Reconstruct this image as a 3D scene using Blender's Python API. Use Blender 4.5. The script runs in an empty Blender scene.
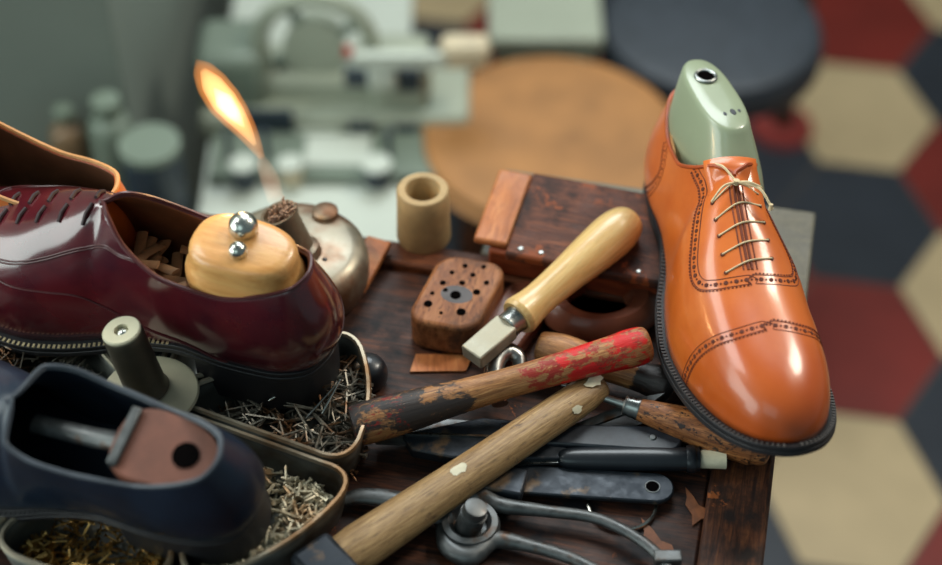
import bpy, bmesh, math, random
import numpy as np
from mathutils import Vector, Matrix, Euler
random.seed(7)
scene = bpy.context.scene
COL = scene.collection
TH = math.radians(45); FPX = 1700.0
CAM = Vector((0, -.82, .82))
FW = Vector((0, math.cos(TH), -math.sin(TH))); UP = Vector((0, math.sin(TH), math.cos(TH))); RT = Vector((1, 0, 0))
def ray(px, py): return FW + RT * ((px - 471) / FPX) + UP * ((282.5 - py) / FPX)
def at(px, py, z=0.0):
    d = ray(px, py); return CAM + d * ((z - CAM.z) / d.z)
def aty(px, py, y):
    d = ray(px, py); return CAM + d * ((y - CAM.y) / d.y)
FLOOR = -.84

# ---------------------------------------------------------------- materials
def rgb(r, g, b):
    f = lambda c: (c / 255 / 12.92) if c / 255 <= .04045 else ((c / 255 + .055) / 1.055) ** 2.4
    return (f(r), f(g), f(b), 1)
class NT:
    def __init__(s, name):
        s.m = bpy.data.materials.new(name); s.m.use_nodes = True; s.t = s.m.node_tree; s.t.nodes.clear()
        s.out = s.n('ShaderNodeOutputMaterial'); s.b = s.n('ShaderNodeBsdfPrincipled'); s.l(s.b.outputs[0], s.out.inputs[0])
        s.tc = s.n('ShaderNodeTexCoord')
    def n(s, k, **kw):
        x = s.t.nodes.new(k)
        for a, b in kw.items(): setattr(x, a, b)
        return x
    def l(s, a, b): s.t.links.new(a, b)
    def noise(s, scale, stretch=(1, 1, 1), detail=5, rough=.6, dist=0, off=(0, 0, 0)):
        mp = s.n('ShaderNodeMapping'); mp.inputs['Scale'].default_value = stretch; mp.inputs['Location'].default_value = off
        s.l(s.tc.outputs['Object'], mp.inputs[0]); nz = s.n('ShaderNodeTexNoise'); s.l(mp.outputs[0], nz.inputs[0])
        nz.inputs['Scale'].default_value = scale; nz.inputs['Detail'].default_value = detail
        nz.inputs['Roughness'].default_value = rough; nz.inputs['Distortion'].default_value = dist
        return nz.outputs[0]
    def ramp(s, fac, stops):
        r = s.n('ShaderNodeValToRGB'); s.l(fac, r.inputs[0]); e = r.color_ramp.elements
        while len(e) < len(stops): e.new(.5)
        for i, (p, c) in enumerate(stops): e[i].position = p; e[i].color = c if len(c) == 4 else (*c, 1)
        return r.outputs[0]
    def mix(s, fac, a, b, mode='MIX'):
        x = s.n('ShaderNodeMix', data_type='RGBA', blend_type=mode)
        for v, sock in ((fac, x.inputs[0]), (a, x.inputs[6]), (b, x.inputs[7])):
            if hasattr(v, 'links'): s.l(v, sock)
            else: sock.default_value = v
        return x.outputs[2]
    def set(s, **k):
        for a, v in k.items():
            sock = s.b.inputs[a.replace('_', ' ')]
            if hasattr(v, 'links'): s.l(v, sock)
            else: sock.default_value = v
        return s
    def bump(s, h, strength=.3, dist=.001):
        b = s.n('ShaderNodeBump'); b.inputs['Strength'].default_value = strength; b.inputs['Distance'].default_value = dist
        s.l(h, b.inputs['Height']); s.l(b.outputs[0], s.b.inputs['Normal']); return s
W = (1, 1, 1, 1); K = (0, 0, 0, 1)
def plain(name, c, rough=.5, metal=0, coat=0, var=.25, scale=60, bump=.15):
    t = NT(name); nz = t.noise(scale)
    d = tuple(x * (1 - var) for x in c[:3]) + (1,); e = tuple(min(1, x * (1 + var)) for x in c[:3]) + (1,)
    t.set(Base_Color=t.ramp(nz, [(.3, d), (.7, e)]), Roughness=rough, Metallic=metal)
    t.b.inputs['Coat Weight'].default_value = coat; t.b.inputs['Coat Roughness'].default_value = .12
    if bump: t.bump(nz, bump, .0006)
    return t.m
def wood(name, a, b, c=None, rough=.5, scale=30, stretch=(1, 1, .06), dirt=None, coat=0, spots=None, dirtlim=.55, pores=.5):
    t = NT(name); nz = t.noise(scale * 26, stretch, 8, .7, .8); n2 = t.noise(scale * 2.6, (1, 1, .7), 6, .65)
    big = t.noise(scale * 6, tuple(x * .8 for x in stretch), 5, .6, 1.0, (.3, .7, .1))
    col = t.ramp(nz, [(.34, a), (.5, b), (.66, c or b)])
    col = t.mix(t.ramp(big, [(.35, (.55,) * 3), (.6, K[:3])]), col, a)
    if pores: col = t.mix(t.ramp(t.noise(scale * 45, tuple(min(1, x * 2.5) for x in stretch), 3, .6, 0, (.9, .1, .5)), [(.36, (pores,) * 3), (.44, K[:3])]), col, tuple(x * .25 for x in a[:3]) + (1,))
    if dirt: col = t.mix(t.ramp(n2, [(dirtlim - .06, K), (dirtlim + .08, W)]), col, dirt)
    if spots:
        for (s_c, s_s, lo) in spots: col = t.mix(t.ramp(t.noise(s_s, (1, 1, 1), 7, .7, .4, (3.1, 1.7, .4)), [(lo, K), (lo + .015, W)]), col, s_c)
    t.set(Base_Color=col, Roughness=t.ramp(n2, [(.3, (rough * .8,) * 3), (.7, (min(1, rough * 1.25),) * 3)])); t.b.inputs['Coat Weight'].default_value = coat; t.b.inputs['Coat Roughness'].default_value = .2
    return t.bump(nz, .45, .0009).m
def metal(name, c, rough=.35, rust=None, scale=80, lim=.6, met=1.0):
    t = NT(name); nz = t.noise(scale); col = t.ramp(nz, [(.3, tuple(x * .6 for x in c[:3]) + (1,)), (.7, c)])
    if rust: col = t.mix(t.ramp(t.noise(scale * .4), [(lim - .06, K), (lim + .06, W)]), col, rust)
    t.set(Base_Color=col, Metallic=met, Roughness=t.ramp(nz, [(.3, (rough * .7,) * 3), (.7, (min(1, rough * 1.4),) * 3)]))
    return t.bump(nz, .2, .0005).m
def leather(name, base, dark, lining, rough=.28, coat=.5, toe=None):
    t = NT(name); nz = t.noise(22, detail=4); fine = t.noise(900, detail=2)
    col = t.ramp(nz, [(.32, dark), (.62, base)])
    if toe:   # burnished towards toe, waist and heel, along the shoe's own length
        sp = t.n('ShaderNodeSeparateXYZ'); t.l(t.tc.outputs['Object'], sp.inputs[0])
        f = t.ramp(sp.outputs[0], [(.0, (.5,) * 3), (.06, K[:3]), (.2, K[:3]), (.27, (.55,) * 3), (.3, (.85,) * 3)])
        col = t.mix(f, col, toe)
    t.set(Base_Color=col, Roughness=rough); t.b.inputs['Coat Weight'].default_value = coat; t.b.inputs['Coat Roughness'].default_value = .13
    return t.bump(fine, .06, .0003).m
MT = {}
MT['tan'] = leather('tan_leather', rgb(220, 114, 44), rgb(202, 94, 30), None, .33, .45, rgb(176, 72, 22))
MT['tan_edge'] = plain('tan_leather_edge', rgb(170, 74, 28), .45)
MT['maroon'] = leather('burgundy_leather', rgb(92, 26, 32), rgb(60, 16, 26), None, .22, 1.0)
MT['maroon_edge'] = plain('burgundy_edge', rgb(70, 26, 28), .35)
MT['navy'] = leather('navy_leather', rgb(14, 34, 54), rgb(8, 20, 36), None, .42, .15)
MT['lighttan'] = leather('light_tan_leather', rgb(214, 120, 56), rgb(180, 92, 40), None, .32, .4)
MT['lining_tan'] = plain('tan_lining', rgb(196, 140, 84), .6)
MT['lining_brown'] = plain('brown_lining', rgb(104, 66, 42), .6)
MT['scrap'] = plain('dull_scrap', rgb(140, 104, 72), .8, var=.3)
MT['lining_dark'] = plain('dark_lining', rgb(14, 26, 40), .55)
MT['navy_edge'] = plain('navy_edge', rgb(66, 72, 80), .45)
MT['insole'] = plain('insole_leather', rgb(120, 84, 50), .7)
MT['insole_wood'] = plain('insole_pink_brown', rgb(112, 66, 50), .6)
MT['sole'] = plain('black_sole', rgb(34, 33, 36), .5, var=.15)
MT['stitch_dark'] = plain('dark_stitch', rgb(112, 48, 24), .7)
MT['stitch_pale'] = plain('pale_stitch', rgb(190, 170, 130), .7)
MT['sole_stitch'] = plain('sole_stitch', rgb(70, 66, 64), .6)
MT['pit'] = plain('pit_shadow', rgb(10, 8, 8), 1, bump=0); MT['pit'].node_tree.nodes['Principled BSDF'].inputs['Specular IOR Level'].default_value = 0
MT['hole'] = plain('perforation_dark', rgb(92, 40, 22), .8)
MT['lace'] = plain('waxed_lace', rgb(214, 192, 152), .7)
MT['lace_dark'] = plain('dark_lace', rgb(40, 18, 22), .6)
MT['last'] = plain('green_last_plastic', rgb(150, 160, 132), .3, coat=.3, var=.06, scale=15, bump=.05)
MT['steel'] = metal('steel', rgb(170, 172, 168), .3)
MT['bright'] = metal('bright_steel', rgb(215, 215, 205), .22)
MT['darksteel'] = metal('dark_steel', rgb(104, 106, 106), .42, rgb(88, 62, 44), 160, .62, .7)
MT['blackmetal'] = metal('black_steel', rgb(48, 54, 62), .45, rgb(104, 84, 64), 150, .64, .5)
MT['pewter'] = metal('tarnished_pewter', rgb(160, 152, 134), .42, rgb(120, 88, 66), 40, .54, .7)
MT['tray'] = metal('tray_metal', rgb(116, 118, 112), .48, rgb(74, 62, 50), 30, .62, .6)
MT['trayrim'] = metal('tray_rim_metal', rgb(170, 160, 140), .4, rgb(120, 90, 60), 30, .6, .7)
MT['palesteel'] = metal('pale_steel', rgb(190, 184, 164), .5, met=.6)
MT['tacks'] = metal('pale_tacks', rgb(204, 192, 164), .45, rgb(160, 128, 92), 140, .58, .5)
MT['nailsteel'] = metal('nail_steel', rgb(150, 142, 128), .42, rgb(120, 84, 56), 120, .55, .75)
MT['brass'] = metal('brass', rgb(205, 165, 100), .3)
MT['bench'] = wood('bench_wood', rgb(32, 22, 21), rgb(68, 40, 30), rgb(104, 60, 38), .52, 11, (.06, 1, 1), rgb(24, 22, 26), spots=[(rgb(140, 76, 36), 34, .64), (rgb(158, 116, 78), 90, .70)])
MT['rim'] = wood('bench_strip_wood', rgb(46, 28, 24), rgb(92, 54, 36), rgb(134, 80, 48), .5, 12, (1, .07, 1), rgb(40, 30, 28), spots=[(rgb(150, 84, 44), 40, .64), (rgb(170, 140, 110), 110, .72)])
MT['flake'] = plain('torn_leather', rgb(128, 74, 42), .6, var=.35, scale=140)
MT['rimx'] = wood('bench_back_strip_wood', rgb(56, 32, 26), rgb(100, 58, 38), rgb(134, 80, 48), .55, 12, (.07, 1, 1), rgb(50, 34, 30))
MT['ash'] = wood('pale_handle_wood', rgb(208, 168, 104), rgb(222, 186, 122), rgb(232, 202, 142), .32, 8, (1, 1, .05), coat=.4, pores=.12)
MT['handle'] = wood('aged_handle_wood', rgb(120, 84, 54), rgb(160, 118, 78), rgb(186, 146, 100), .5, 20, (1, 1, .06), rgb(84, 60, 44), dirtlim=.6)
MT['awl'] = wood('dark_pocked_wood', rgb(60, 34, 22), rgb(166, 100, 54), rgb(204, 134, 78), .5, 20, (1, 1, .16), rgb(56, 36, 28), dirtlim=.62, pores=.9)
MT['boxwood'] = wood('stained_lid_wood', rgb(70, 38, 28), rgb(98, 54, 36), rgb(132, 74, 42), .55, 10, (.08, 1, 1), rgb(44, 30, 28), spots=[(rgb(130, 66, 34), 22, .60)])
MT['orangewood'] = wood('orange_wood', rgb(150, 86, 44), rgb(186, 112, 62), rgb(204, 134, 80), .5, 12, (.5, .08, 1), pores=.2)
MT['redbrown'] = wood('red_brown_wood', rgb(104, 46, 28), rgb(142, 68, 38), rgb(150, 80, 48), .5, 11, (.07, 1, 1))
MT['blockwood'] = wood('old_block_wood', rgb(104, 62, 38), rgb(146, 92, 56), rgb(172, 116, 74), .5, 8, (.8, .15, .5), rgb(76, 54, 44), dirtlim=.6)
MT['tube'] = plain('tan_tube', rgb(172, 146, 104), .65, var=.2, scale=50)
MT['pewter'] = MT['pewter']
MT['treewood'] = wood('shoe_tree_wood', rgb(206, 142, 78), rgb(224, 164, 98), rgb(232, 180, 112), .34, 6, (.1, 1, 1), coat=.4, pores=.1)
MT['black'] = plain('black_handle', rgb(24, 28, 34), .35, coat=.2, scale=30)
MT['blackleather'] = plain('black_worn', rgb(34, 38, 46), .42, var=.4, scale=160)
MT['cream'] = plain('cream_paint', rgb(214, 206, 178), .5)
MT['paleleather'] = plain('pale_washer', rgb(196, 188, 160), .5, var=.08)
MT['post'] = plain('dull_post', rgb(84, 78, 66), .45, metal=.4, var=.15)
MT['brownleather'] = plain('brown_leather_scrap', rgb(108, 60, 42), .42, coat=.2, var=.3, scale=25)
MT['wick'] = plain('wick_fibres', rgb(156, 134, 118), .9)

def hammer_paint(name, base, cols):
    """cols: (colour, z from, z to, noise scale, threshold) along the handle's own axis"""
    t = NT(name); nz = t.noise(620, (1, 1, .05), 8, .7, .8); big = t.noise(120, (1, 1, .2), 5, .65, .8)
    col = t.ramp(nz, [(.34, base[0]), (.5, base[1]), (.66, base[2])])
    col = t.mix(t.ramp(big, [(.36, (.7,) * 3), (.58, K[:3])]), col, base[0])
    col = t.mix(t.ramp(t.noise(800, (1, 1, .12), 3, .6, 0, (.9, .1, .5)), [(.34, (.45,) * 3), (.42, K[:3])]), col, tuple(x * .25 for x in base[0][:3]) + (1,))
    sp = t.n('ShaderNodeSeparateXYZ'); t.l(t.tc.outputs['Object'], sp.inputs[0])
    for c, z0, z1, s, lim, off in cols:
        m = t.n('ShaderNodeMapRange', interpolation_type='SMOOTHSTEP'); t.l(sp.outputs[2], m.inputs[0])
        zc = (z0 + z1) / 2; a = t.n('ShaderNodeMath', operation='SUBTRACT'); t.l(sp.outputs[2], a.inputs[0]); a.inputs[1].default_value = zc
        b = t.n('ShaderNodeMath', operation='ABSOLUTE'); t.l(a.outputs[0], b.inputs[0]); t.l(b.outputs[0], m.inputs[0])
        h = (z1 - z0) / 2; m.inputs[1].default_value = h * .55; m.inputs[2].default_value = h; m.inputs[3].default_value = 1; m.inputs[4].default_value = 0
        n = t.noise(s, (1, 1, .6), 8, .75, .3, off); ad = t.n('ShaderNodeMath', operation='MULTIPLY'); t.l(n, ad.inputs[0]); t.l(m.outputs[0], ad.inputs[1])
        col = t.mix(t.ramp(ad.outputs[0], [(lim, K), (lim + .05, W)]), col, c)
    t.set(Base_Color=col, Roughness=.42); return t.bump(nz, .5, .0009).m
BW = (rgb(122, 80, 46), rgb(168, 116, 70), rgb(206, 156, 102))
MT['redhammer'] = hammer_paint('red_painted_handle', BW, [(rgb(52, 44, 42), -.05, .10, 60, .44, (1, 2, 3)), (rgb(140, 34, 24), -.03, .05, 260, .56, (4, 2, 3)), (rgb(150, 40, 28), .08, .215, 120, .50, (7, 5, 1)), (rgb(206, 26, 24), .115, .205, 100, .46, (0, 5, 1))])
MT['darkend'] = hammer_paint('dark_ended_handle', BW, [(rgb(40, 30, 28), .055, .13, 60, .36, (2, 5, 1))])
MT['pocked'] = hammer_paint('pocked_handle', (rgb(96, 54, 30), rgb(170, 104, 58), rgb(206, 140, 84)), [(rgb(44, 28, 24), -.06, .18, 220, .53, (2, 5, 1))])
MT['whitehammer'] = hammer_paint('white_spotted_handle', (rgb(122, 92, 58), rgb(164, 130, 86), rgb(192, 158, 110)), [(rgb(96, 72, 52), -.02, .26, 110, .60, (1, 2, 3))])

# ---------------------------------------------------------------- mesh helpers
def tag(o, label, cat, group=None, kind=None):
    if label: o['label'] = label
    if cat: o['category'] = cat
    if group: o['group'] = group
    if kind: o['kind'] = kind
    return o
def empty(name, mat4, label, cat, group=None):
    o = bpy.data.objects.new(name, None); COL.objects.link(o); o.empty_display_size = .02
    o.matrix_world = mat4; return tag(o, label, cat, group)
def link(name, bm, mats, parent=None, mat4=None, smooth=True, bevel=0, segs=2):
    me = bpy.data.meshes.new(name); bmesh.ops.recalc_face_normals(bm, faces=bm.faces) if smooth != 'keep' else None
    bm.to_mesh(me); bm.free()
    for m in (mats if isinstance(mats, (list, tuple)) else [mats]): me.materials.append(m)
    for p in me.polygons: p.use_smooth = bool(smooth)
    o = bpy.data.objects.new(name, me); COL.objects.link(o)
    if parent is not None: o.parent = parent
    if mat4 is not None: o.matrix_local = mat4
    if smooth is True and hasattr(me, 'set_sharp_from_angle'): me.set_sharp_from_angle(angle=math.radians(42))
    if bevel:
        b = o.modifiers.new('bevel', 'BEVEL'); b.width = bevel; b.segments = segs; b.limit_method = 'ANGLE'; b.angle_limit = math.radians(40)
        b.harden_normals = False
    return o
def T(v): return Matrix.Translation(Vector(v))
def Rz(a): return Matrix.Rotation(a, 4, 'Z')
def fz(A, B, upv=Vector((0, 0, 1))):
    """frame with Z along A->B"""
    z = (B - A).normalized(); x = upv.cross(z)
    if x.length < 1e-4: x = Vector((1, 0, 0)).cross(z)
    x.normalize(); y = z.cross(x)
    return T(A) @ Matrix((x, y, z)).transposed().to_4x4()
def fx(A, B, upv=Vector((0, 0, 1))):
    """frame with X along A->B, Z about up"""
    x = (B - A).normalized(); y = upv.cross(x).normalized(); z = x.cross(y)
    return T(A) @ Matrix((x, y, z)).transposed().to_4x4()
def bm_lathe(profile, n=28, sx=1, sy=1, bm=None, M=None):
    bm = bm or bmesh.new(); rings = []
    for z, r in profile:
        if r < 1e-6: vs = [bm.verts.new((0, 0, z))]
        else: vs = [bm.verts.new((r * sx * math.cos(2 * math.pi * i / n), r * sy * math.sin(2 * math.pi * i / n), z)) for i in range(n)]
        if M is not None:
            for v in vs: v.co = M @ v.co
        rings.append(vs)
    for a, b in zip(rings, rings[1:]):
        if len(a) == 1 and len(b) == 1: continue
        if len(a) == 1:
            for i in range(n): bm.faces.new((a[0], b[(i + 1) % n], b[i]))
        elif len(b) == 1:
            for i in range(n): bm.faces.new((a[i], a[(i + 1) % n], b[0]))
        else:
            for i in range(n): bm.faces.new((a[i], a[(i + 1) % n], b[(i + 1) % n], b[i]))
    if len(rings[0]) > 1: bm.faces.new(rings[0][::-1])
    if len(rings[-1]) > 1: bm.faces.new(rings[-1])
    return bm
def smoothprof(pts, n=6):
    """catmull-rom through (z,r) points"""
    P = [pts[0]] + list(pts) + [pts[-1]]; out = []
    for i in range(1, len(P) - 2):
        for k in range(n):
            t = k / n; q = []
            for j in (0, 1):
                a, b, c, d = P[i - 1][j], P[i][j], P[i + 1][j], P[i + 2][j]
                q.append(.5 * (2 * b + (c - a) * t + (2 * a - 5 * b + 4 * c - d) * t * t + (3 * b - a - 3 * c + d) * t ** 3))
            out.append((q[0], max(q[1], 0)))
    out.append(tuple(pts[-1])); return out
def bm_box(x0, y0, z0, x1, y1, z1, bm=None, M=None):
    bm = bm or bmesh.new()
    v = [bm.verts.new((x, y, z)) for z in (z0, z1) for y in (y0, y1) for x in (x0, x1)]
    if M is not None:
        for q in v: q.co = M @ q.co
    for f in ((0, 2, 3, 1), (4, 5, 7, 6), (0, 1, 5, 4), (2, 6, 7, 3), (0, 4, 6, 2), (1, 3, 7, 5)): bm.faces.new([v[i] for i in f])
    return bm
def bm_prism(pts, z0, z1, bm=None, M=None):
    bm = bm or bmesh.new()
    a = [bm.verts.new((p[0], p[1], z0)) for p in pts]; b = [bm.verts.new((p[0], p[1], z1)) for p in pts]
    if M is not None:
        for q in a + b: q.co = M @ q.co
    n = len(pts); bm.faces.new(a[::-1]); bm.faces.new(b)
    for i in range(n): bm.faces.new((a[i], a[(i + 1) % n], b[(i + 1) % n], b[i]))
    return bm
def catmull(P, n=8):
    P = [Vector(p) for p in P]; Q = [P[0] * 2 - P[1]] + P + [P[-1] * 2 - P[-2]]; out = []
    for i in range(1, len(Q) - 2):
        for k in range(n):
            t = k / n; a, b, c, d = Q[i - 1:i + 3]
            out.append(.5 * (2 * b + (c - a) * t + (2 * a - 5 * b + 4 * c - d) * t * t + (3 * b - a - 3 * c + d) * t ** 3))
    out.append(P[-1]); return out
def bm_tube(pts, r, n=8, bm=None, flat=1.0, upv=Vector((0, 0, 1)), closed=False):
    """r: number or list of radii; flat squashes along up"""
    bm = bm or bmesh.new(); pts = [Vector(p) for p in pts]; N = len(pts); rings = []
    for i, p in enumerate(pts):
        a = pts[(i - 1) % N] if (closed or i > 0) else p; b = pts[(i + 1) % N] if (closed or i < N - 1) else p
        t = (b - a).normalized(); s = t.cross(upv)
        if s.length < 1e-3: s = t.cross(Vector((1, 0, 0)))
        s.normalize(); w = s.cross(t); rr = r[min(len(r) - 1, int(i / max(1, N - 1) * (len(r) - 1) + .5))] if isinstance(r, (list, tuple)) and len(r) != N else (r[i] if isinstance(r, (list, tuple)) else r)
        rings.append([bm.verts.new(p + s * rr * math.cos(2 * math.pi * k / n) + w * rr * flat * math.sin(2 * math.pi * k / n)) for k in range(n)])
    for i in range(N if closed else N - 1):
        a, b = rings[i], rings[(i + 1) % N]
        for k in range(n): bm.faces.new((a[k], a[(k + 1) % n], b[(k + 1) % n], b[k]))
    if not closed: bm.faces.new(rings[0][::-1]); bm.faces.new(rings[-1])
    return bm
def lerp_list(vals, N):
    out = []
    for i in range(N):
        t = i / (N - 1) * (len(vals) - 1); k = min(int(t), len(vals) - 2); out.append(vals[k] + (vals[k + 1] - vals[k]) * (t - k))
    return out

# ---------------------------------------------------------------- shoes
BO = [(.004, 0), (.009, .017), (.030, .0285), (.060, .0315), (.090, .0300), (.115, .0320), (.133, .0355), (.147, .0390), (.168, .0425), (.192, .0450), (.215, .0435), (.240, .0402), (.263, .0345), (.281, .0262), (.2935, .0145), (.298, .0)]
BI = [(.004, 0), (.009, .017), (.030, .0280), (.060, .0300), (.090, .0265), (.115, .0270), (.133, .0300), (.147, .0335), (.168, .0390), (.192, .0430), (.215, .0430), (.240, .0405), (.263, .0350), (.281, .0265), (.2935, .0145), (.298, .0)]
TP = [(.012, 0, .100), (.016, .012, .099), (.034, .0205, .093), (.060, .0245, .086), (.090, .0255, .089), (.115, .0200, .100), (.131, .0085, .110), (.140, 0, .1085), (.166, 0, .096), (.190, 0, .0835), (.213, 0, .0735), (.233, 0, .0672), (.247, 0, .0632), (.254, 0, .0612), (.258, 0, .0601), (.260, 0, .0595)]
def pchip(ys, flat=False):
    n = len(ys); d = [ys[i + 1] - ys[i] for i in range(n - 1)]; m = ([0] if flat else [d[0]]) + [0] * (n - 2) + ([0] if flat else [1.15 * d[-1]])
    for i in range(1, n - 1):
        m[i] = 0 if d[i - 1] * d[i] <= 0 else 2 * d[i - 1] * d[i] / (d[i - 1] + d[i])
    def f(u):
        u = max(0, min(n - 1 - 1e-9, u)); i = int(u); t = u - i
        return (2 * t ** 3 - 3 * t * t + 1) * ys[i] + (t ** 3 - 2 * t * t + t) * m[i] + (-2 * t ** 3 + 3 * t * t) * ys[i + 1] + (t ** 3 - t * t) * m[i + 1]
    return f
fBO = [pchip([p[j] for p in BO], j == 0) for j in (0, 1)]; fBI = [pchip([p[j] for p in BI], j == 0) for j in (0, 1)]
fTP = [pchip([p[j] for p in TP], j != 1) for j in (0, 1, 2)]
UM = 15.0
def ss(a, b, x): t = max(0, min(1, (x - a) / (b - a))); return t * t * (3 - 2 * t)
def zb(x):   # top of the sole along the length
    return .034 - .022 * ss(.06, .185, x) + .012 * max(0, (x - .2) / .1) ** 2
class Shoe:
    """lat = +1 when the outer side of the foot is at +y"""
    def __init__(s, lat, tp=None): s.lat = lat; s.tp = tp or fTP
    def bot(s, u, side):
        f = fBO if side == s.lat else fBI
        x, y = f[0](u), f[1](u) * side; cy = -.004 * s.lat * ss(.2, .3, x)
        if u > 13: y *= 1
        return Vector((x, y + cy, zb(x)))
    def top(s, u, side):
        x, y, z = (f(u) for f in s.tp); cy = -.004 * s.lat * ss(.2, .3, x) + .002 * s.lat * ss(.12, .16, x) * (1 - ss(.2, .25, x))
        if u >= 7: y = 0
        return Vector((x, y * side + cy, z))
    def P(s, u, v, side):
        B, A = s.bot(u, side), s.top(u, side); w = ss(3.8, 8.8, u); ph = v * math.pi / 2
        n = 2.4 + .45 * ss(9, 13, u)
        a = 1 - max(0, math.cos(ph)) ** (2 / n); b = math.sin(ph) ** (2 / n)
        arc = Vector((B.x + (A.x - B.x) * a, B.y + (A.y - B.y) * a, B.z + (A.z - B.z) * b - .28 * ss(8, 10, u) * max(0, (B.x - A.x)) * a * 0 - .28 * ss(8.5, 11, u) * (B.x - A.x) * (1 - a) * b))
        lin = B.lerp(A, v); out = Vector(((B.x - .055) * (1 if B.x < .055 else .0), B.y, 0))
        if out.length > 1e-6: out.normalize()
        bulge = (.0075 * (1 - ss(0, 3.5, u)) + .004) * math.sin(math.pi * min(1, v ** .75)) 
        lin = lin + out * bulge + Vector((0, 0, 0))
        return lin.lerp(arc, w)
    def N(s, u, v, side):
        e = .05; c = s.P(u, v, side)
        du = s.P(min(UM, u + e), v, side) - s.P(max(0, u - e), v, side); v0, v1 = max(0, v - .02), min(1, v + .02)
        dv = s.P(u, v1, side) - s.P(u, v0, side); n = du.cross(dv)
        if n.length < 1e-12: return Vector((0, 0, 1))
        n.normalize(); ref = c - Vector((min(max(c.x, .06), .24), 0, .03))
        return n if n.dot(ref) > 0 else -n
def us_list(n): return [UM * i / n for i in range(n + 1)]
def bm_upper(sh, n=90, m=22):
    bm = bmesh.new(); grid = {}
    for side in (1, -1):
        for i, u in enumerate(us_list(n)):
            for j in range(m + 1):
                if side == -1 and (i == 0 or i == n or (j == m and u >= 7)):
                    grid[side, i, j] = grid[1, i, j]; continue
                grid[side, i, j] = bm.verts.new(sh.P(u, j / m, side))
    for side in (1, -1):
        for i in range(n):
            for j in range(m):
                q = [grid[side, i, j], grid[side, i + 1, j], grid[side, i + 1, j + 1], grid[side, i, j + 1]]
                if len(set(q)) < 4: continue
                bm.faces.new(q if side == -1 else q[::-1])
    return bm
def outline(sh, off, n=60, u1=UM, dz=0):
    L, Rr = [], []
    for side, lst in ((1, L), (-1, Rr)):
        for i in range(n + 1):
            u = u1 * i / n; p = sh.bot(u, side); a = sh.bot(max(0, u - .05), side); b = sh.bot(min(UM, u + .05), side)
            t = (b - a); t.z = 0
            if u < .06: nn = Vector((-1, 0, 0))
            elif u > UM - .06: nn = Vector((1, 0, 0))
            else:
                nn = Vector((t.y, -t.x, 0)) * (-side); nn.normalize()
            o = off(p.x) if callable(off) else off
            q = p + nn * o; q.z = p.z + dz; lst.append(q)
    return L, Rr
def bm_slab(L, Rr, ztop, zbot, taper=0):
    """closed slab between left/right outlines; ztop/zbot: functions of the point"""
    bm = bmesh.new(); n = len(L) - 1; V = {}
    for k, zf in enumerate((ztop, zbot)):
        for side, lst in ((1, L), (-1, Rr)):
            for i, p in enumerate(lst):
                if side == -1 and ((i == 0) or (i == n and (L[n] - Rr[n]).length < .003)): V[k, side, i] = V[k, 1, i]; continue
                V[k, side, i] = bm.verts.new((p.x, p.y, zf(p)))
    def face(q):
        q2 = []
        for x in q:
            if x not in q2: q2.append(x)
        if len(q2) > 2:
            try: bm.faces.new(q2)
            except ValueError: pass
    for i in range(n):
        face([V[0, 1, i], V[0, 1, i + 1], V[0, -1, i + 1], V[0, -1, i]])
        face([V[1, -1, i], V[1, -1, i + 1], V[1, 1, i + 1], V[1, 1, i]])
        for side in (1, -1): face([V[0, side, i], V[1, side, i], V[1, side, i + 1], V[0, side, i + 1]])
    if V[0, 1, n] is not V[0, -1, n]: face([V[0, 1, n], V[1, 1, n], V[1, -1, n], V[0, -1, n]])
    return bm
def solidify(o, th, off=-1, mo=0, mr=0):
    s = o.modifiers.new('solid', 'SOLIDIFY'); s.thickness = th; s.offset = off; s.material_offset = mo; s.material_offset_rim = mr; s.use_even_offset = False; return o
def surf_path(sh, pts, side, off, n=8):
    out = []
    for p in catmull([Vector((a, b, 0)) for a, b in pts], n):
        u, v = p.x, min(1, max(0, p.y)); out.append(sh.P(u, v, side) + sh.N(u, v, side) * off)
    return out
def resample(P, step, closed=False):
    out = [P[0].copy()]; acc = 0
    for a, b in zip(P, P[1:]):
        d = (b - a).length; t = step - acc
        while t < d: out.append(a.lerp(b, t / d)); t += step
        acc = (acc + d) % step
    return out
def disc_on(bm, sh, u, v, side, r, h=.0004, n=8):
    c = sh.P(u, v, side); nn = sh.N(u, v, side); M = fz(c, c + nn)
    bm_lathe([(h * .2, r), (h, r * .92)], n, bm=bm, M=M)
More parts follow.
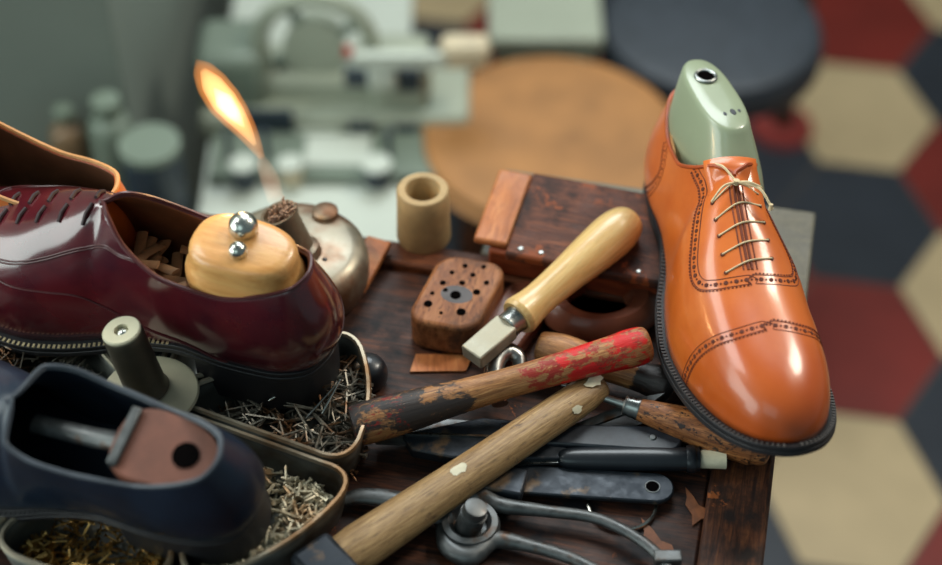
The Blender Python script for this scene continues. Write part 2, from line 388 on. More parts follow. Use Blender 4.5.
def build_shoe(root, lat, upper_mats, edge, sole_m, lining, insole_m, welt=.006, welt_m=None, stitch_m=None, sole_th=.0065, tp=None):
    sh = Shoe(lat, tp)
    up = link('upper', bm_upper(sh), upper_mats, root, smooth='keep'); solidify(up, .0022, -1, 1, 1 if len(upper_mats) < 3 else 2)
    offw = lambda x: .0025 + (welt - .0025) * ss(.09, .15, x) 
    L, R_ = outline(sh, offw)
    link('outsole', bm_slab(L, R_, lambda p: zb(p.x) - .0028, lambda p: zb(p.x) - sole_th), sole_m, root, smooth=True, bevel=.0008)
    L2, R2 = outline(sh, lambda x: offw(x) - .0006)
    link('welt', bm_slab(L2, R2, lambda p: zb(p.x) + .0006, lambda p: zb(p.x) - .0026), welt_m or sole_m, root, smooth=True, bevel=.0005)
    uh = 3.55; L3, R3 = outline(sh, .0022, 30, uh)
    for q in L3 + R3: q.x += 0
    link('heel', bm_slab(L3, R3, lambda p: zb(p.x) - sole_th + .0004, lambda p: .0), sole_m, root, smooth=True, bevel=.001)
    Li, Ri = outline(sh, -.002)
    link('insole', bm_slab(Li, Ri, lambda p: zb(p.x) + .0035, lambda p: zb(p.x) + .001), insole_m, root)
    # welt stitches
    bm = bmesh.new(); L4, R4 = outline(sh, lambda x: offw(x) - .0022, 200)
    for lst, side in ((L4, 1), (R4, -1)):
        for p, q in zip(*(lambda z: (z, z[1:]))(resample(lst, .0032))):
            if p.x < .095: continue
            d = (q - p).normalized(); c = p + Vector((0, 0, .0009)); c.z = zb(p.x) + .0009
            M = fx(c, c + Vector((d.y, -d.x, 0))); bm_box(-.0013, -.0007, -.0006, .0013, .0007, .0004, bm, M)
    link('welt_stitching', bm, stitch_m or sole_m, root)
    return sh
def dashes(bm, P, r, step, duty=.6):
    Q = resample(P, step * .5)
    for i in range(0, len(Q) - 1, 2): bm_tube([Q[i], Q[i].lerp(Q[i + 1], duty * 2 if duty < .5 else 1)], r, 5, bm)
def brogue(sh, root, lines, big=.0015, small=.0007, name='brogue_trim', dark=None, seam_m=None, off=.0006, inner=.0):
    """lines: list of (pts, side); row of punched holes between two stitched seams"""
    for pts, side, dv in lines:
        bmh = bmesh.new(); bms = bmesh.new()
        C = catmull([Vector((a, b, 0)) for a, b in pts], 14)
        def edge(sgn, r):
            out = []
            for i, p in enumerate(C):
                t = (C[min(i + 1, len(C) - 1)] - C[max(i - 1, 0)]); 
                P0 = sh.P(p.x, min(1, max(0, p.y)), side); P1 = sh.P(min(UM, p.x + t.x * .1), min(1, max(0, p.y + t.y * .1)), side)
                nn = sh.N(p.x, min(1, max(0, p.y)), side); d = (P1 - P0)
                if d.length < 1e-9: continue
                s_ = d.normalized().cross(nn); out.append(P0 + s_ * sgn + nn * r)
            return out
        for sgn in (-.0032, .0032): bm_tube(edge(sgn, .0000), .00034, 5, bms)
        dashes(bms, edge(.0042, .0001), .0005, .0024)
        mid = edge(0, .0002); Q = resample(mid, .0064); Q2 = resample(mid, .0032)
        def discs(Q, r):
            for q in Q:
                # nearest surface normal
                best = min(C[::2], key=lambda p: (sh.P(p.x, min(1, max(0, p.y)), side) - q).length); nn = sh.N(best.x, min(1, max(0, best.y)), side)
                bm_lathe([(-.0003, r), (.0002, r * .95)], 8, bm=bmh, M=fz(q, q + nn))
        discs(Q, big); discs(Q2[1::2], small)
        link('stitched_seam', bms, seam_m or MT['stitch_dark'], root); link(name, bmh, dark or MT['hole'], root)

def pose(loc, rot, sc): return T(loc) @ Euler([math.radians(a) for a in rot], 'XYZ').to_matrix().to_4x4() @ Matrix.Scale(sc, 4)

# --- finished tan oxford
M_tan = pose((.145, .083, .001), (-2.4, -9.0, -83.5), .98)
tan = empty('oxford_shoe', M_tan, 'polished orange-tan cap-toe oxford shoe with punched trim, propped on the tools at the bench corner', 'shoe')
sh = build_shoe(tan, -1, [MT['tan'], MT['lining_tan'], MT['tan_edge']], MT['tan_edge'], MT['sole'], None, MT['insole'], .0055, MT['sole'], MT['sole_stitch'])
cap = [(10.35, .0), (10.62, .25), (10.92, .5), (11.2, .75), (11.32, 1.0)]
ade = [(5.0, .99), (5.7, .82), (6.6, .70), (7.6, .60), (8.7, .53), (9.25, .57), (9.55, .70), (9.68, .86), (9.70, 1.0)]
cnt = [(2.9, .97), (3.35, .7), (3.2, .4), (2.6, .05)]
brogue(sh, tan, [(cap, 1, 0), (cap, -1, 0), (ade, 1, 0), (ade, -1, 0)])
brogue(sh, tan, [(cnt, 1, 0), (cnt, -1, 0)], .0009, .0004, name='counter_trim')
def vofy(sh, u, y, side):
    lo, hi = .3, 1.0
    for _ in range(24):
        mid = (lo + hi) / 2
        if abs(sh.P(u, mid, side).y - sh.top(u, side).y) > y: lo = mid
        else: hi = mid
    return lo
# topline binding
bm = bmesh.new(); loop = [sh.P(u, 1, 1) for u in np.linspace(0, 7, 60)] + [sh.P(u, 1, -1) for u in np.linspace(6.95, .05, 60)]
bm_tube([p + Vector((0, 0, .0002)) for p in loop], .0013, 6, bm, closed=True); link('topline_binding', bm, MT['tan_edge'], tan)
bm = bmesh.new()
for side in (1, -1):
    for yy in (.0012, .0042):
        pts = []
        for u in np.linspace(7.3, 9.42, 24):
            v = vofy(sh, u, yy, side); pts.append(sh.P(u, v, side) + sh.N(u, v, side) * .0001)
        bm_tube(pts, .0005 if yy > .002 else .0009, 5, bm)
    
link('facing_seam', bm, MT['stitch_dark'], tan)
bml = bmesh.new(); bme = bmesh.new()
for k, u0 in enumerate((7.3, 7.75, 8.22, 8.72, 9.22)):
    ends = []
    for side in (1, -1):
        u = u0 - (.16 if side == 1 else -.16)
        v = vofy(sh, u, .0150, side); ends.append(sh.P(u, v, side) + sh.N(u, v, side) * .0007)
        bme = bmesh.new(); disc_on(bme, sh, u, v, side, .0014, .0006); link('eyelet', bme, MT['hole'], tan)
    mid = sh.P(u0, 1, 1) + Vector((0, 0, .0012)); bm_tube(catmull([ends[0], mid, ends[1]], 6), .0006, 6, bml)
c0 = sh.P(7.35, 1, 1) + Vector((0, 0, .003))
for a in ((.0, 0, .0), ):
    bm_lathe([(-.002, 0), (-.0015, .002), (.0015, .002), (.002, 0)], 10, bm=bml, M=T(c0))
bm_tube(catmull([c0, c0 + Vector((-.012, -.006, .004)), c0 + Vector((-.022, -.010, -.004)) + Vector((0, 0, .004))], 6), .0008, 6, bml)
bm_tube(catmull([c0, c0 + Vector((.010, .012, .001)), c0 + Vector((.020, .019, -.008))], 6), .0009, 6, bml)
bm_tube(catmull([c0, c0 + Vector((.007, .006, .004)), c0 + Vector((.008, .014, .0)), c0], 6), .0008, 6, bml)
bm_tube(catmull([c0, c0 + Vector((.006, -.010, .001)), c0 + Vector((.012, -.018, -.006))], 6), .0008, 6, bml)
bm_lathe([(0, .0015), (.004, .0013)], 8, bm=bml, M=T(c0 + Vector((.019, .018, -.009))))
link('lace', bml, MT['lace'], tan)
# tongue
bm = bmesh.new(); tg = []
for i in range(9):
    x = .122 + .04 * i / 8; row = []
    for j in range(7):
        y = (j - 3) / 3 * .017; row.append(bm.verts.new((x, y + .0, .1155 - .42 * (x - .122) - 9 * y * y - .004 - (.003 if i else 0))))
    tg.append(row)
for i in range(8):
    for j in range(6): bm.faces.new((tg[i][j], tg[i + 1][j], tg[i + 1][j + 1], tg[i][j + 1]))
o = link('tongue', bm, MT['tan'], tan, smooth='keep'); solidify(o, .002, 0)

# --- green last standing in the tan shoe
last = empty('shoe_last', M_tan @ T((.058, 0.001, .050)) @ Rz(math.radians(9)), 'grey-green plastic shoe last with a metal-ringed hole, standing out of the orange-tan shoe', 'shoe last')
def last_section(zt, rear, front, w, n=36, shift=0):
    pts = []
    for i in range(n):
        a = 2 * math.pi * i / n; c, s_ = math.cos(a), math.sin(a)
        x = (front if c > 0 else rear) * (abs(c) ** .85) * (1 if c > 0 else -1)
        wid = w * (1 + .18 * (c if c > 0 else c * .3))
        pts.append((x + shift, wid * (abs(s_) ** .8) * (1 if s_ > 0 else -1), zt))
    return pts
bm = bmesh.new(); rings = []
SL = -.13; PZ = .0768 
for (z, rear, front, w, tilt) in ((.0, .038, .078, .0235, 0), (.030, .0385, .076, .0226, 0), (.044, .038, .070, .0212, -.04), (.056, .0365, .062, .0190, -.08), (.066, .0345, .0535, .0170, -.11), (.0735, .0325, .0480, .0156, SL), (.0758, .0313, .0462, .0146, SL), (.0767, .0298, .0445, .0130, SL), (.0768, .018, .028, .005, SL)):
    rings.append([bm.verts.new((x, y, zz + tilt * x)) for x, y, zz in last_section(z, rear, front, w)])
n = len(rings[0])
for a, b in zip(rings, rings[1:]):
    for i in range(n): bm.faces.new((a[i], a[(i + 1) % n], b[(i + 1) % n], b[i]))
bm.faces.new(rings[-1]); bm.faces.new(rings[0][::-1])
link('body', bm, MT['last'], last)
Mh = T((-.010, 0, PZ + .0004 - SL * .010 * -1 * -1)) @ Matrix.Rotation(math.atan(-SL), 4, 'Y')
bm = bmesh.new(); bm_tube([Mh @ Vector((.0066 * math.cos(a), .0066 * math.sin(a), .0004)) for a in np.linspace(0, 2 * math.pi, 24, endpoint=False)], .0013, 8, bm, closed=True)
link('metal_ring', bm, MT['steel'], last); link('hole', bm_lathe([(-.002, .0060), (.0006, .0060)], 20, M=Mh), MT['pit'], last)
for x, y, r in ((.029, .004, .0024), (.030, -.002, .0015), (.0285, .0085, .0012)):
    Mm = T((x, y, PZ + SL * x)) @ Matrix.Rotation(math.atan(-SL), 4, 'Y')
    link('ink_mark', bm_lathe([(.0, r), (.0003, r * .9)], 9, 1.4, .8, M=Mm), MT['black'], last)
fl = []
for u, dz in ((.3, .001), (1.0, .003), (1.7, .002), (2.4, .0005), (3.0, .003), (3.5, .0022), (3.9, -.004)):
    fl.append((sh.P(u, .97, -1), dz))
bm = bmesh.new(); ra = []; rb = []
for p, dz in fl:
    nrm = Vector((p.x - .06, p.y, 0)).normalized(); ra.append(bm.verts.new(p - nrm * .0030 + Vector((0, 0, dz)))); rb.append(bm.verts.new(p - nrm * .0065 + Vector((0, 0, -.022))))
for i in range(len(ra) - 1): bm.faces.new((ra[i], ra[i + 1], rb[i + 1], rb[i]))
o = link('lining_flap', bm, MT['lining_tan'], tan); solidify(o, .0012, 0)

# --- burgundy shoe
M_mar = pose((-.083, -.110, .0205), (-5.7, -2.4, 160.3), 1.05)
mar = empty('oxford_shoe', M_mar, 'unlaced burgundy oxford shoe with a pale-stitched welt resting across the nail tray', 'shoe')
sh2 = build_shoe(mar, -1, [MT['maroon'], MT['lining_brown'], MT['maroon_edge']], None, MT['sole'], None, MT['insole'], .0065, MT['sole'], MT['stitch_pale'])
for side in (1, -1):
    bm = bmesh.new()
    for dv in (0, .02):
        P = surf_path(sh2, [(4.7, .99 - dv), (5.6, .80 - dv), (7, .62 - dv), (8.6, .54 - dv), (9.9, .62 - dv), (10.4, .80), (10.5, 1)], side, .0003, 12); bm_tube(P, .0005, 5, bm)
    P = surf_path(sh2, [(10.2, .7), (9.2, .4), (7.2, .28), (5, .22), (3.6, .12), (2.8, .0)], side, .0003, 12); bm_tube(P, .0007, 5, bm)
    P = surf_path(sh2, [(10.35, .0), (10.62, .25), (10.92, .5), (11.2, .75), (11.32, 1.0)], side, .0003, 12); bm_tube(P, .0006, 5, bm)
    link('stitched_seam', bm, MT['maroon_edge'], mar)
bm = bmesh.new()
for u in (7.2, 7.85, 8.5, 9.1, 9.7):
    for side in (1, -1):
        v = vofy(sh2, u, .013, side); v2 = vofy(sh2, u, .002, side)
        bm_tube([sh2.P(u, v, side) + sh2.N(u, v, side) * .0004, sh2.P(u, (v + v2) / 2, side) + sh2.N(u, (v + v2) / 2, side) * .0014, sh2.P(u, v2, side) + sh2.N(u, v2, side) * .0008], .0012, 6, bm)
link('lace', bm, MT['lace_dark'], mar)
bm = bmesh.new()
bm_tube([p + Vector((0, 0, .0002)) for p in [sh2.P(u, 1, 1) for u in np.linspace(0, 7, 60)] + [sh2.P(u, 1, -1) for u in np.linspace(6.95, .05, 60)]], .0012, 6, bm, closed=True); link('topline_binding', bm, MT['maroon_edge'], mar)
# wooden shoe tree heel block with knobs
tree = empty('shoe_tree', M_mar @ T((.050, 0, .0590)), 'honey wood shoe tree heel block with two shiny metal knobs, inside the burgundy shoe', 'shoe tree')
def heelblock(levels):
    bm = bmesh.new(); rings = []
    for z, k in levels:
        rings.append([bm.verts.new((x * k, y * k, z)) for x, y, _ in last_section(0, .034, .036, .0235)])
    n = len(rings[0])
    for a, b in zip(rings, rings[1:]):
        for i in range(n): bm.faces.new((a[i], a[(i + 1) % n], b[(i + 1) % n], b[i]))
    bm.faces.new(rings[-1]); bm.faces.new(rings[0][::-1]); return bm
link('heel_block', heelblock([(-.018, .86), (0, .92), (.014, .96), (.026, 1.0), (.032, .98), (.035, .93), (.037, .90), (.044, .885), (.0475, .865), (.0495, .80), (.0505, .66), (.051, .3)]), MT['treewood'], tree)
for x, y, r in ((.004, -.008, .0088), (.000, .008, .0056)):
    link('knob', bm_lathe(smoothprof([(0, r * .8), (r * .35, r * .95), (r * .9, r * .85), (r * 1.25, r * .45), (r * 1.35, 0)]), 24, M=T((x, y, .0505))), MT['bright'], tree)
# crumpled paper-like leather stuffing in the burgundy shoe
bm = bmesh.new()
for i in range(14):
    c = M_mar @ Vector((.105 + random.uniform(-.018, .03), random.uniform(-.016, .016), .052 + random.uniform(0, .012)))
    pts = [c + Vector((random.uniform(-.014, .014), random.uniform(-.014, .014), random.uniform(-.004, .008))) for _ in range(4)]
    bm_tube(catmull(pts, 5), .0035, 6, bm, flat=.4)
o = link('leather_scraps', bm, MT['scrap']); tag(o, 'crumpled pale leather scraps stuffed inside the burgundy shoe', 'leather scraps', kind='stuff')

# --- navy shoe in front
M_nav = pose((-.115, -.232, .030), (-15.7, -1.1, 160.5), .972)
nav = empty('leather_shoe', M_nav, 'dark navy shoe without laces, out of focus at the near left over the nail tray', 'shoe')
TPW = [(.012, 0, .098), (.016, .012, .097), (.034, .0205, .091), (.060, .0250, .084), (.090, .0285, .084), (.113, .0300, .088), (.132, .0250, .093), (.139, 0, .0985)] + [(x, y, z - .010 + .00008 * i * i) for i, (x, y, z) in enumerate(TP[8:])]
sh3 = build_shoe(nav, 1, [MT['navy'], MT['lining_dark'], MT['navy_edge']], None, MT['sole'], None, MT['lining_dark'], .005, MT['sole'], MT['sole'], tp=[pchip([p[j] for p in TPW], j != 1) for j in (0, 1, 2)])
bm = bmesh.new()
bm_tube([p + Vector((0, 0, .0002)) for p in [sh3.P(u, 1, 1) for u in np.linspace(0, 7, 60)] + [sh3.P(u, 1, -1) for u in np.linspace(6.95, .05, 60)]], .0013, 6, bm, closed=True); link('topline_binding', bm, MT['navy_edge'], nav)
tr2 = empty('shoe_tree', M_nav @ T((.050, 0, .060)), 'reddish-brown heel block with a dark round hole, inside the navy shoe', 'shoe tree')
bm = bmesh.new(); rings = []
for z, k in [(-.015, .86), (.01, .93), (.024, .95), (.027, .9), (.0275, .4)]:
    rings.append([bm.verts.new((x * k, y * k, z)) for x, y, _ in last_section(0, .037, .030, .0235)])
n = len(rings[0])
for a, b in zip(rings, rings[1:]):
    for i in range(n): bm.faces.new((a[i], a[(i + 1) % n], b[(i + 1) % n], b[i]))
bm.faces.new(rings[-1]); bm.faces.new(rings[0][::-1]); link('heel_block', bm, MT['insole_wood'], tr2)
link('hole', bm_lathe([(.020, .0078), (.0282, .0078)], 24, M=T((-.016, 0, 0))), MT['pit'], tr2)
link('hinge_plate', bm_box(.018, -.018, .022, .024, .018, .031), MT['darksteel'], tr2, bevel=.001)
link('spring_bar', bm_tube(catmull([Vector((.02, 0, .02)), Vector((.045, 0, .012)), Vector((.085, 0, .006))], 6), .006, 8, flat=.6), MT['darksteel'], tr2)

# --- light tan shoe behind left
M_lt = pose((-.233, -.024, .008), (-1.9, -13.9, 165.3), 1.046)
lt = empty('leather_shoe', M_lt, 'light tan shoe with an open empty collar, behind the burgundy shoe at the far left', 'shoe')
sh4 = build_shoe(lt, -1, [MT['lighttan'], MT['lining_brown'], MT['tan_edge']], None, MT['sole'], None, MT['insole'], .006, MT['sole'], MT['sole_stitch'])
brogue(sh4, lt, [([(4.4, .96), (5.2, .8), (6.6, .66), (8, .58), (9.4, .6), (10.3, .8), (10.4, 1)], s_, 0) for s_ in (1, -1)])
bm = bmesh.new()
bm_tube([p + Vector((0, 0, .0002)) for p in [sh4.P(u, 1, 1) for u in np.linspace(0, 7, 60)] + [sh4.P(u, 1, -1) for u in np.linspace(6.95, .05, 60)]], .0015, 6, bm, closed=True); link('topline_binding', bm, MT['lining_tan'], lt)

# ---------------------------------------------------------------- bench
BR = math.radians(-12)   # bench turned clockwise
corner = at(775, 458, 0)       # front part of the right edge
ex = Vector((math.cos(BR), math.sin(BR), 0)); ey = Vector((-math.sin(BR), math.cos(BR), 0))
# back edge passes through pixel (360,235)
bp = at(360, 235, .006); rel = bp - corner; back_v = rel.dot(ey)
org = corner + ey * back_v; org.z = 0                  # back right corner of the bench
MB = T(org) @ Rz(BR)
for nm_ in ('bench', 'rim', 'rimx', 'boxwood', 'redbrown', 'blockwood', 'brownleather'): MT[nm_].node_tree.nodes['Principled BSDF'].inputs['Specular IOR Level'].default_value = .28
bench = empty('workbench', MB, 'dark worn wooden cobbler workbench with a raised edge strip, covered in tools', 'workbench')
BWD, BDP = .95, .62
link('bench_top', bm_box(-BWD, -BDP, -.03, -.038, -.022, 0), MT['bench'], bench, bevel=.002)
link('edge_strip', bm_box(-.038, -BDP, -.034, 0, 0, .003), MT['rim'], bench, bevel=.0025)
link('edge_strip', bm_box(-BWD, -.022, -.034, -.038, 0, .006), MT['rimx'], bench, bevel=.0025)
link('apron', bm_box(-BWD + .03, -.045, -.13, -.03, -.025, -.03), MT['rim'], bench, bevel=.002)
link('apron', bm_box(-.05, -BDP + .03, -.13, -.03, -.045, -.03), MT['rim'], bench, bevel=.002)
for x in (-BWD + .02, -.075):
    for y in (-BDP + .02, -.075): link('leg', bm_box(x, y, FLOOR, x + .05, y + .05, -.03), MT['rim'], bench, bevel=.003)
# side table behind, holding the box
stp = at(816, 212, 0); rel = stp - org; sx1 = rel.dot(ex); sy1 = rel.dot(ey)
sx0 = (at(484, 240, 0) - org).dot(ex)
MS = MB @ T((0, 0, 0))
MT['greywood'] = wood('grey_table_wood', rgb(92, 90, 80), rgb(112, 108, 92), rgb(130, 122, 102), .5, 12, (.3, 2, 1))
st = empty('side_table', MS @ T((sx0, .004, 0)), 'grey wooden side table standing against the back of the workbench', 'table')
w_ = sx1 - sx0; d_ = sy1 - .004
link('table_top', bm_box(0, 0, -.022, w_, d_, 0), MT['greywood'], st, bevel=.002)
for x in (.01, w_ - .045):
    for y in (.012, d_ - .045): link('leg', bm_box(x, y, FLOOR, x + .035, y + .035, -.022), MT['greywood'], st, bevel=.002)

# ---------------------------------------------------------------- box with dark lid (behind)
A = at(484, 284, .0); B = at(655, 318, .0)
Mb = T((0, 0, .0065)) @ fx(A, B); bx = empty('wooden_box', Mb, 'low reddish wooden box with a dark stained sloping lid, behind the tools', 'box')
Lb = (B - A).length
def bm_wedge(x0, x1, y0, y1, z0, zf, zr):
    bm = bmesh.new(); v = [bm.verts.new(p) for p in ((x0, y0, z0), (x1, y0, z0), (x1, y1, z0), (x0, y1, z0), (x0, y0, zf), (x1, y0, zf), (x1, y1, zr), (x0, y1, zr))]
    for f in ((0, 3, 2, 1), (4, 5, 6, 7), (0, 1, 5, 4), (1, 2, 6, 5), (2, 3, 7, 6), (3, 0, 4, 7)): bm.faces.new([v[i] for i in f])
    return bm
link('body', bm_wedge(.001, Lb, .006, .074, 0, .021, .021), MT['redbrown'], bx, bevel=.002)
link('end_board', bm_wedge(-.010, .014, .008, .076, .0215, .027, .032), MT['orangewood'], bx, bevel=.002)
bm = bm_wedge(.0145, Lb + .005, -.002, .074, .0215, .029, .036); link('lid', bm, MT['boxwood'], bx, bevel=.002)
for x, y in ((.020, .004), (.034, .004), (.10, .004)): link('nail_head', bm_lathe([(0, .0022), (.0009, .0018), (.0014, 0)], 12, M=T((x + .004, y, .0292))), MT['steel'], bx)

# ---------------------------------------------------------------- tube
A = at(424, 236, .006); tb = empty('cardboard_tube', T(A), 'short tan hollow tube standing upright on the back edge of the bench', 'tube')
link('tube_wall', bm_lathe([(0, .0145), (0, .0185), (.002, .0190), (.030, .0180), (.0425, .0180), (.044, .0168), (.044, .0122), (.042, .0112), (.004, .0112), (.004, 0)], 36), MT['tube'], tb)
link('bore_shade', bm_lathe([(.0042, 0), (.0042, .0110), (.022, .0111)], 24), MT['boxwood'], tb)  # dark liner paints the shade deep inside the hollow tube

# ---------------------------------------------------------------- perforated block
A = at(458, 318, 0.001); A.z = .0005
pb = empty('tool_block', T(A) @ Rz(math.radians(-14)) @ Matrix.Scale(1, 4), 'rounded brown wooden block punched with many small holes, standing behind the hammers', 'block')
def rrect(w, h, r, n=6, skew=0):
    pts = []
    for cx, cy, a0 in ((w / 2 - r, h / 2 - r, 0), (-w / 2 + r, h / 2 - r, 90), (-w / 2 + r, -h / 2 + r, 180), (w / 2 - r, -h / 2 + r, 270)):
        for i in range(n + 1):
            a = math.radians(a0 + 90 * i / n); pts.append((cx + r * math.cos(a) + skew * (cy + r * math.sin(a)), cy + r * math.sin(a)))
    return pts
link('block_body', bm_prism(rrect(.047, .066, .014, skew=.12), 0, .026), MT['blockwood'], pb, bevel=.003, segs=3)
bm = bmesh.new()
for x, y, r in ((-.004, .024, .0018), (.008, .026, .0016), (-.010, .016, .0016), (.004, .017, .0018), (.015, .012, .0018), (.0, .008, .002), (.012, .002, .0024), (-.012, .005, .002), (.0, -.004, .0036), (-.008, -.001, .0016), (-.014, -.016, .0028), (.009, -.018, .003), (-.003, -.022, .0012), (-.015, -.006, .0014)):
    bm_lathe([(-.004, r), (.0005, r)], 14, bm=bm, M=T((x + .12 * y, y, .026)))
link('blue_stain', bm_lathe([(0, .0095), (.0002, .0085)], 20, 1.2, .9, M=T((0, -.003, .0259))), plain('blue_grey_stain', rgb(86, 82, 84), .6), pb)
link('punched_holes', bm, MT['pit'], pb)

# ---------------------------------------------------------------- leather pieces behind handle
A = at(598, 312, .0); A.z = .001
o = link('leather_ring', bm_lathe([(0, .018), (0, .034), (.006, .037), (.014, .034), (.018, .028), (.016, .020), (.008, .0165), (0, .018)], 40, 1.15, .9), MT['brownleather'], None, T(A)); tag(o, 'thick dark brown leather ring lying behind the pale wooden handle', 'leather ring')
A = at(512, 330, .001)
o = link('leather_pad', bm_prism(rrect(.034, .074, .015), 0, .012), MT['brownleather'], None, T((A.x, A.y, .001)) @ Rz(math.radians(-28)), bevel=.003, segs=3); tag(o, 'rounded brown leather pad leaning behind the square metal shank', 'leather pad')
A = at(440, 364, .0)
o = link('wood_shaving', bm_prism([(-.02, -.006), (.016, -.009), (.022, .004), (-.015, .009)], 0, .0012), MT['orangewood'], None, T((A.x, A.y, .0005)) @ Rz(.1)); tag(o, 'small flat orange wood offcut on the bench below the punched block', 'offcut')

# ---------------------------------------------------------------- pale wooden strip
A = at(352, 292, .006); B = at(380, 243, .0105)
o = link('wooden_strip', bm_box(0, -.009, 0, (B - A).length, .009, .005), MT['orangewood'], None, fx(A, B), bevel=.001); tag(o, 'flat light orange wooden strip lying beside the spirit lamp', 'strip')

# ---------------------------------------------------------------- spirit lamp
A = at(295, 285, .0); lampM = T((A.x, A.y, .0005)) @ Rz(math.radians(-14))
lamp = empty('spirit_lamp', lampM, 'tarnished metal spirit lamp burning with a tall flame, behind the burgundy shoe', 'lamp')
link('tank', bm_lathe([(0, .0), (0, .044), (.003, .0485), (.010, .0512), (.022, .0515), (.029, .0500), (.0335, .0465), (.0360, .040), (.0375, .028), (.0385, .014), (.039, 0)], 56, 1.0, .98), MT['pewter'], lamp)
wb = Vector((.008, -.005, .036)); wM = T(wb) @ Matrix.Rotation(math.radians(-20), 4, 'Y')
link('wick_tube', bm_lathe([(-.004, .0145), (.003, .0142), (.005, .0115), (.030, .0115), (.033, .0128), (.036, .0128), (.036, .0105), (.030, .0105), (.030, 0)], 28, M=wM), MT['pewter'], lamp)
bm = bmesh.new()
for i in range(110):
    a = random.uniform(0, 6.283); r = .0098 * math.sqrt(random.random()); p = wM @ Vector((r * math.cos(a), r * math.sin(a), .028)); q = p + Vector((random.uniform(-.002, .002), random.uniform(-.002, .002), random.uniform(.008, .014)))
    bm_tube([p, q], .0006, 4, bm)
link('wick', bm, MT['wick'], lamp)
link('filler_cap', bm_lathe([(0, .0085), (.001, .0088), (.007, .0088), (.0082, .0075), (.0085, 0)], 24, M=T((.013, .035, .033))), MT['pewter'], lamp)
link('rivet', bm_lathe([(0, .0022), (.001, .0012), (.0012, 0)], 10, M=T((.026, -.008, .0372))), MT['black'], lamp)
# flame: nested glowing volumes rising from the wick
def flame_mat(name, col, strength, density):
    t = NT(name); t.t.nodes.remove(t.b)
    e = t.n('ShaderNodeEmission'); e.inputs[0].default_value = col; e.inputs[1].default_value = strength
    t.l(e.outputs[0], t.out.inputs['Volume']); return t.m
W0 = lampM @ (wM @ Vector((0, 0, .036)))
yl = W0.y
def fp(px, py): return lampM.inverted() @ aty(px, py, yl)
k = .72 / 1000
def flame_part(name, pts, widths, mat, sc=1):
    P = catmull([fp(*p) for p in pts], 6); link(name, bm_tube(P, [max(v * k * sc, .00005) for v in lerp_list(widths, len(P))], 16), mat, lamp)
top = [(262, 158), (255, 145), (246, 130), (235, 115), (224, 101), (212, 84), (203, 70), (196, 59)]
flame_part('flame', top, [3, 6.5, 10, 13.5, 15.5, 14, 9.5, .5], flame_mat('flame_outer', (1, .32, .05, 1), 38, 0))
flame_part('flame_body', top[1:7], [2, 6, 9.5, 11.5, 9.5, 3], flame_mat('flame_middle', (1, .64, .25, 1), 72, 0))
flame_part('flame_core', [(244, 127), (234, 114), (224, 101), (214, 88)], [1, 6, 8, 1], flame_mat('flame_inner', (1, .9, .6, 1), 95, 0))
flame_part('flame_base', [(276, 200), (270, 180), (264, 166), (259, 152)], [8, 9, 7, 2], flame_mat('flame_low', (.8, .45, .28, 1), 22, 0))

# ---------------------------------------------------------------- sectional nail tray
tc = at(152, 402, .03); TC = Vector((tc.x, tc.y, .0005)); TR = .133
tray = empty('nail_tray', T(TC), 'round revolving metal nail tray with wedge compartments around a central post', 'tray')
link('base_plate', bm_lathe([(0, .07), (.003, .07), (.004, .02), (.004, 0)], 40), MT['tray'], tray)
def wedge_outline(a0, a1, r0, r1, rc=.022, inset=.0):
    """rounded wedge, list of (x,y)"""
    g = .0025
    pts = []
    def pol(r, a): return Vector((r * math.cos(a), r * math.sin(a), 0))
    corners = [pol(r0, a0 + g / r0), None, pol(r0, a1 - g / r0)]
    da = rc / r1
    pts.append(pol(r0, a0 + g / r0 * 1.2))
    pts.append(pol((r0 + r1) / 2, a0 + g / r1 * 2)); pts.append(pol(r1 - rc, a0 + g / r1 * 1.4))
    for i in range(1, 7):
        t = i / 7; p0, p1, p2 = pol(r1 - rc, a0 + g / r1 * 1.4), pol(r1, a0 + .004), pol(r1, a0 + da)
        pts.append(p0 * (1 - t) ** 2 + p1 * 2 * t * (1 - t) + p2 * t * t)
    for i in range(9): pts.append(pol(r1, a0 + da + (a1 - a0 - 2 * da) * i / 8))
    for i in range(1, 7):
        t = i / 7; p0, p1, p2 = pol(r1, a1 - da), pol(r1, a1 - .004), pol(r1 - rc, a1 - g / r1 * 1.4)
        pts.append(p0 * (1 - t) ** 2 + p1 * 2 * t * (1 - t) + p2 * t * t)
    pts.append(pol(r1 - rc, a1 - g / r1 * 1.4)); pts.append(pol((r0 + r1) / 2, a1 - g / r1 * 2)); pts.append(pol(r0, a1 - g / r0 * 1.2))
    for i in range(1, 5): pts.append(pol(r0, a1 - g / r0 * 1.2 + (a0 - a1 + 2.4 * g / r0) * i / 5))
    return pts
a00 = math.radians(-24); da = 2 * math.pi / 7; RIMH = .034
contents = []
for k7 in range(7):
    a0 = a00 + k7 * da; a1 = a0 + da; O = wedge_outline(a0, a1, .026, .142 if k7 == 6 else TR); cen = sum(O, Vector()) / len(O)
    bm = bmesh.new(); levels = [(1.0, RIMH), (.97, .022), (.93, .010), (.88, .0055), (.80, .0045)]
    rings = [[bm.verts.new((cen + (p - cen) * s_) + Vector((0, 0, z))) for p in O] for s_, z in levels]; n = len(O)
    for a, b in zip(rings, rings[1:]):
        for i in range(n): bm.faces.new((a[i], b[i], b[(i + 1) % n], a[(i + 1) % n]))
    bm.faces.new(rings[-1][::-1])
    o = link('compartment', bm, MT['tray'], tray, smooth='keep'); solidify(o, .0012, 1)
    link('rim', bm_tube([p + Vector((0, 0, RIMH)) for p in O], .0019, 6, closed=True), MT['trayrim'], o)
    contents.append((cen + TC, O, a0 + da / 2))
link('hub', bm_lathe([(.003, .023), (.036, .022)], 30), MT['tray'], tray)
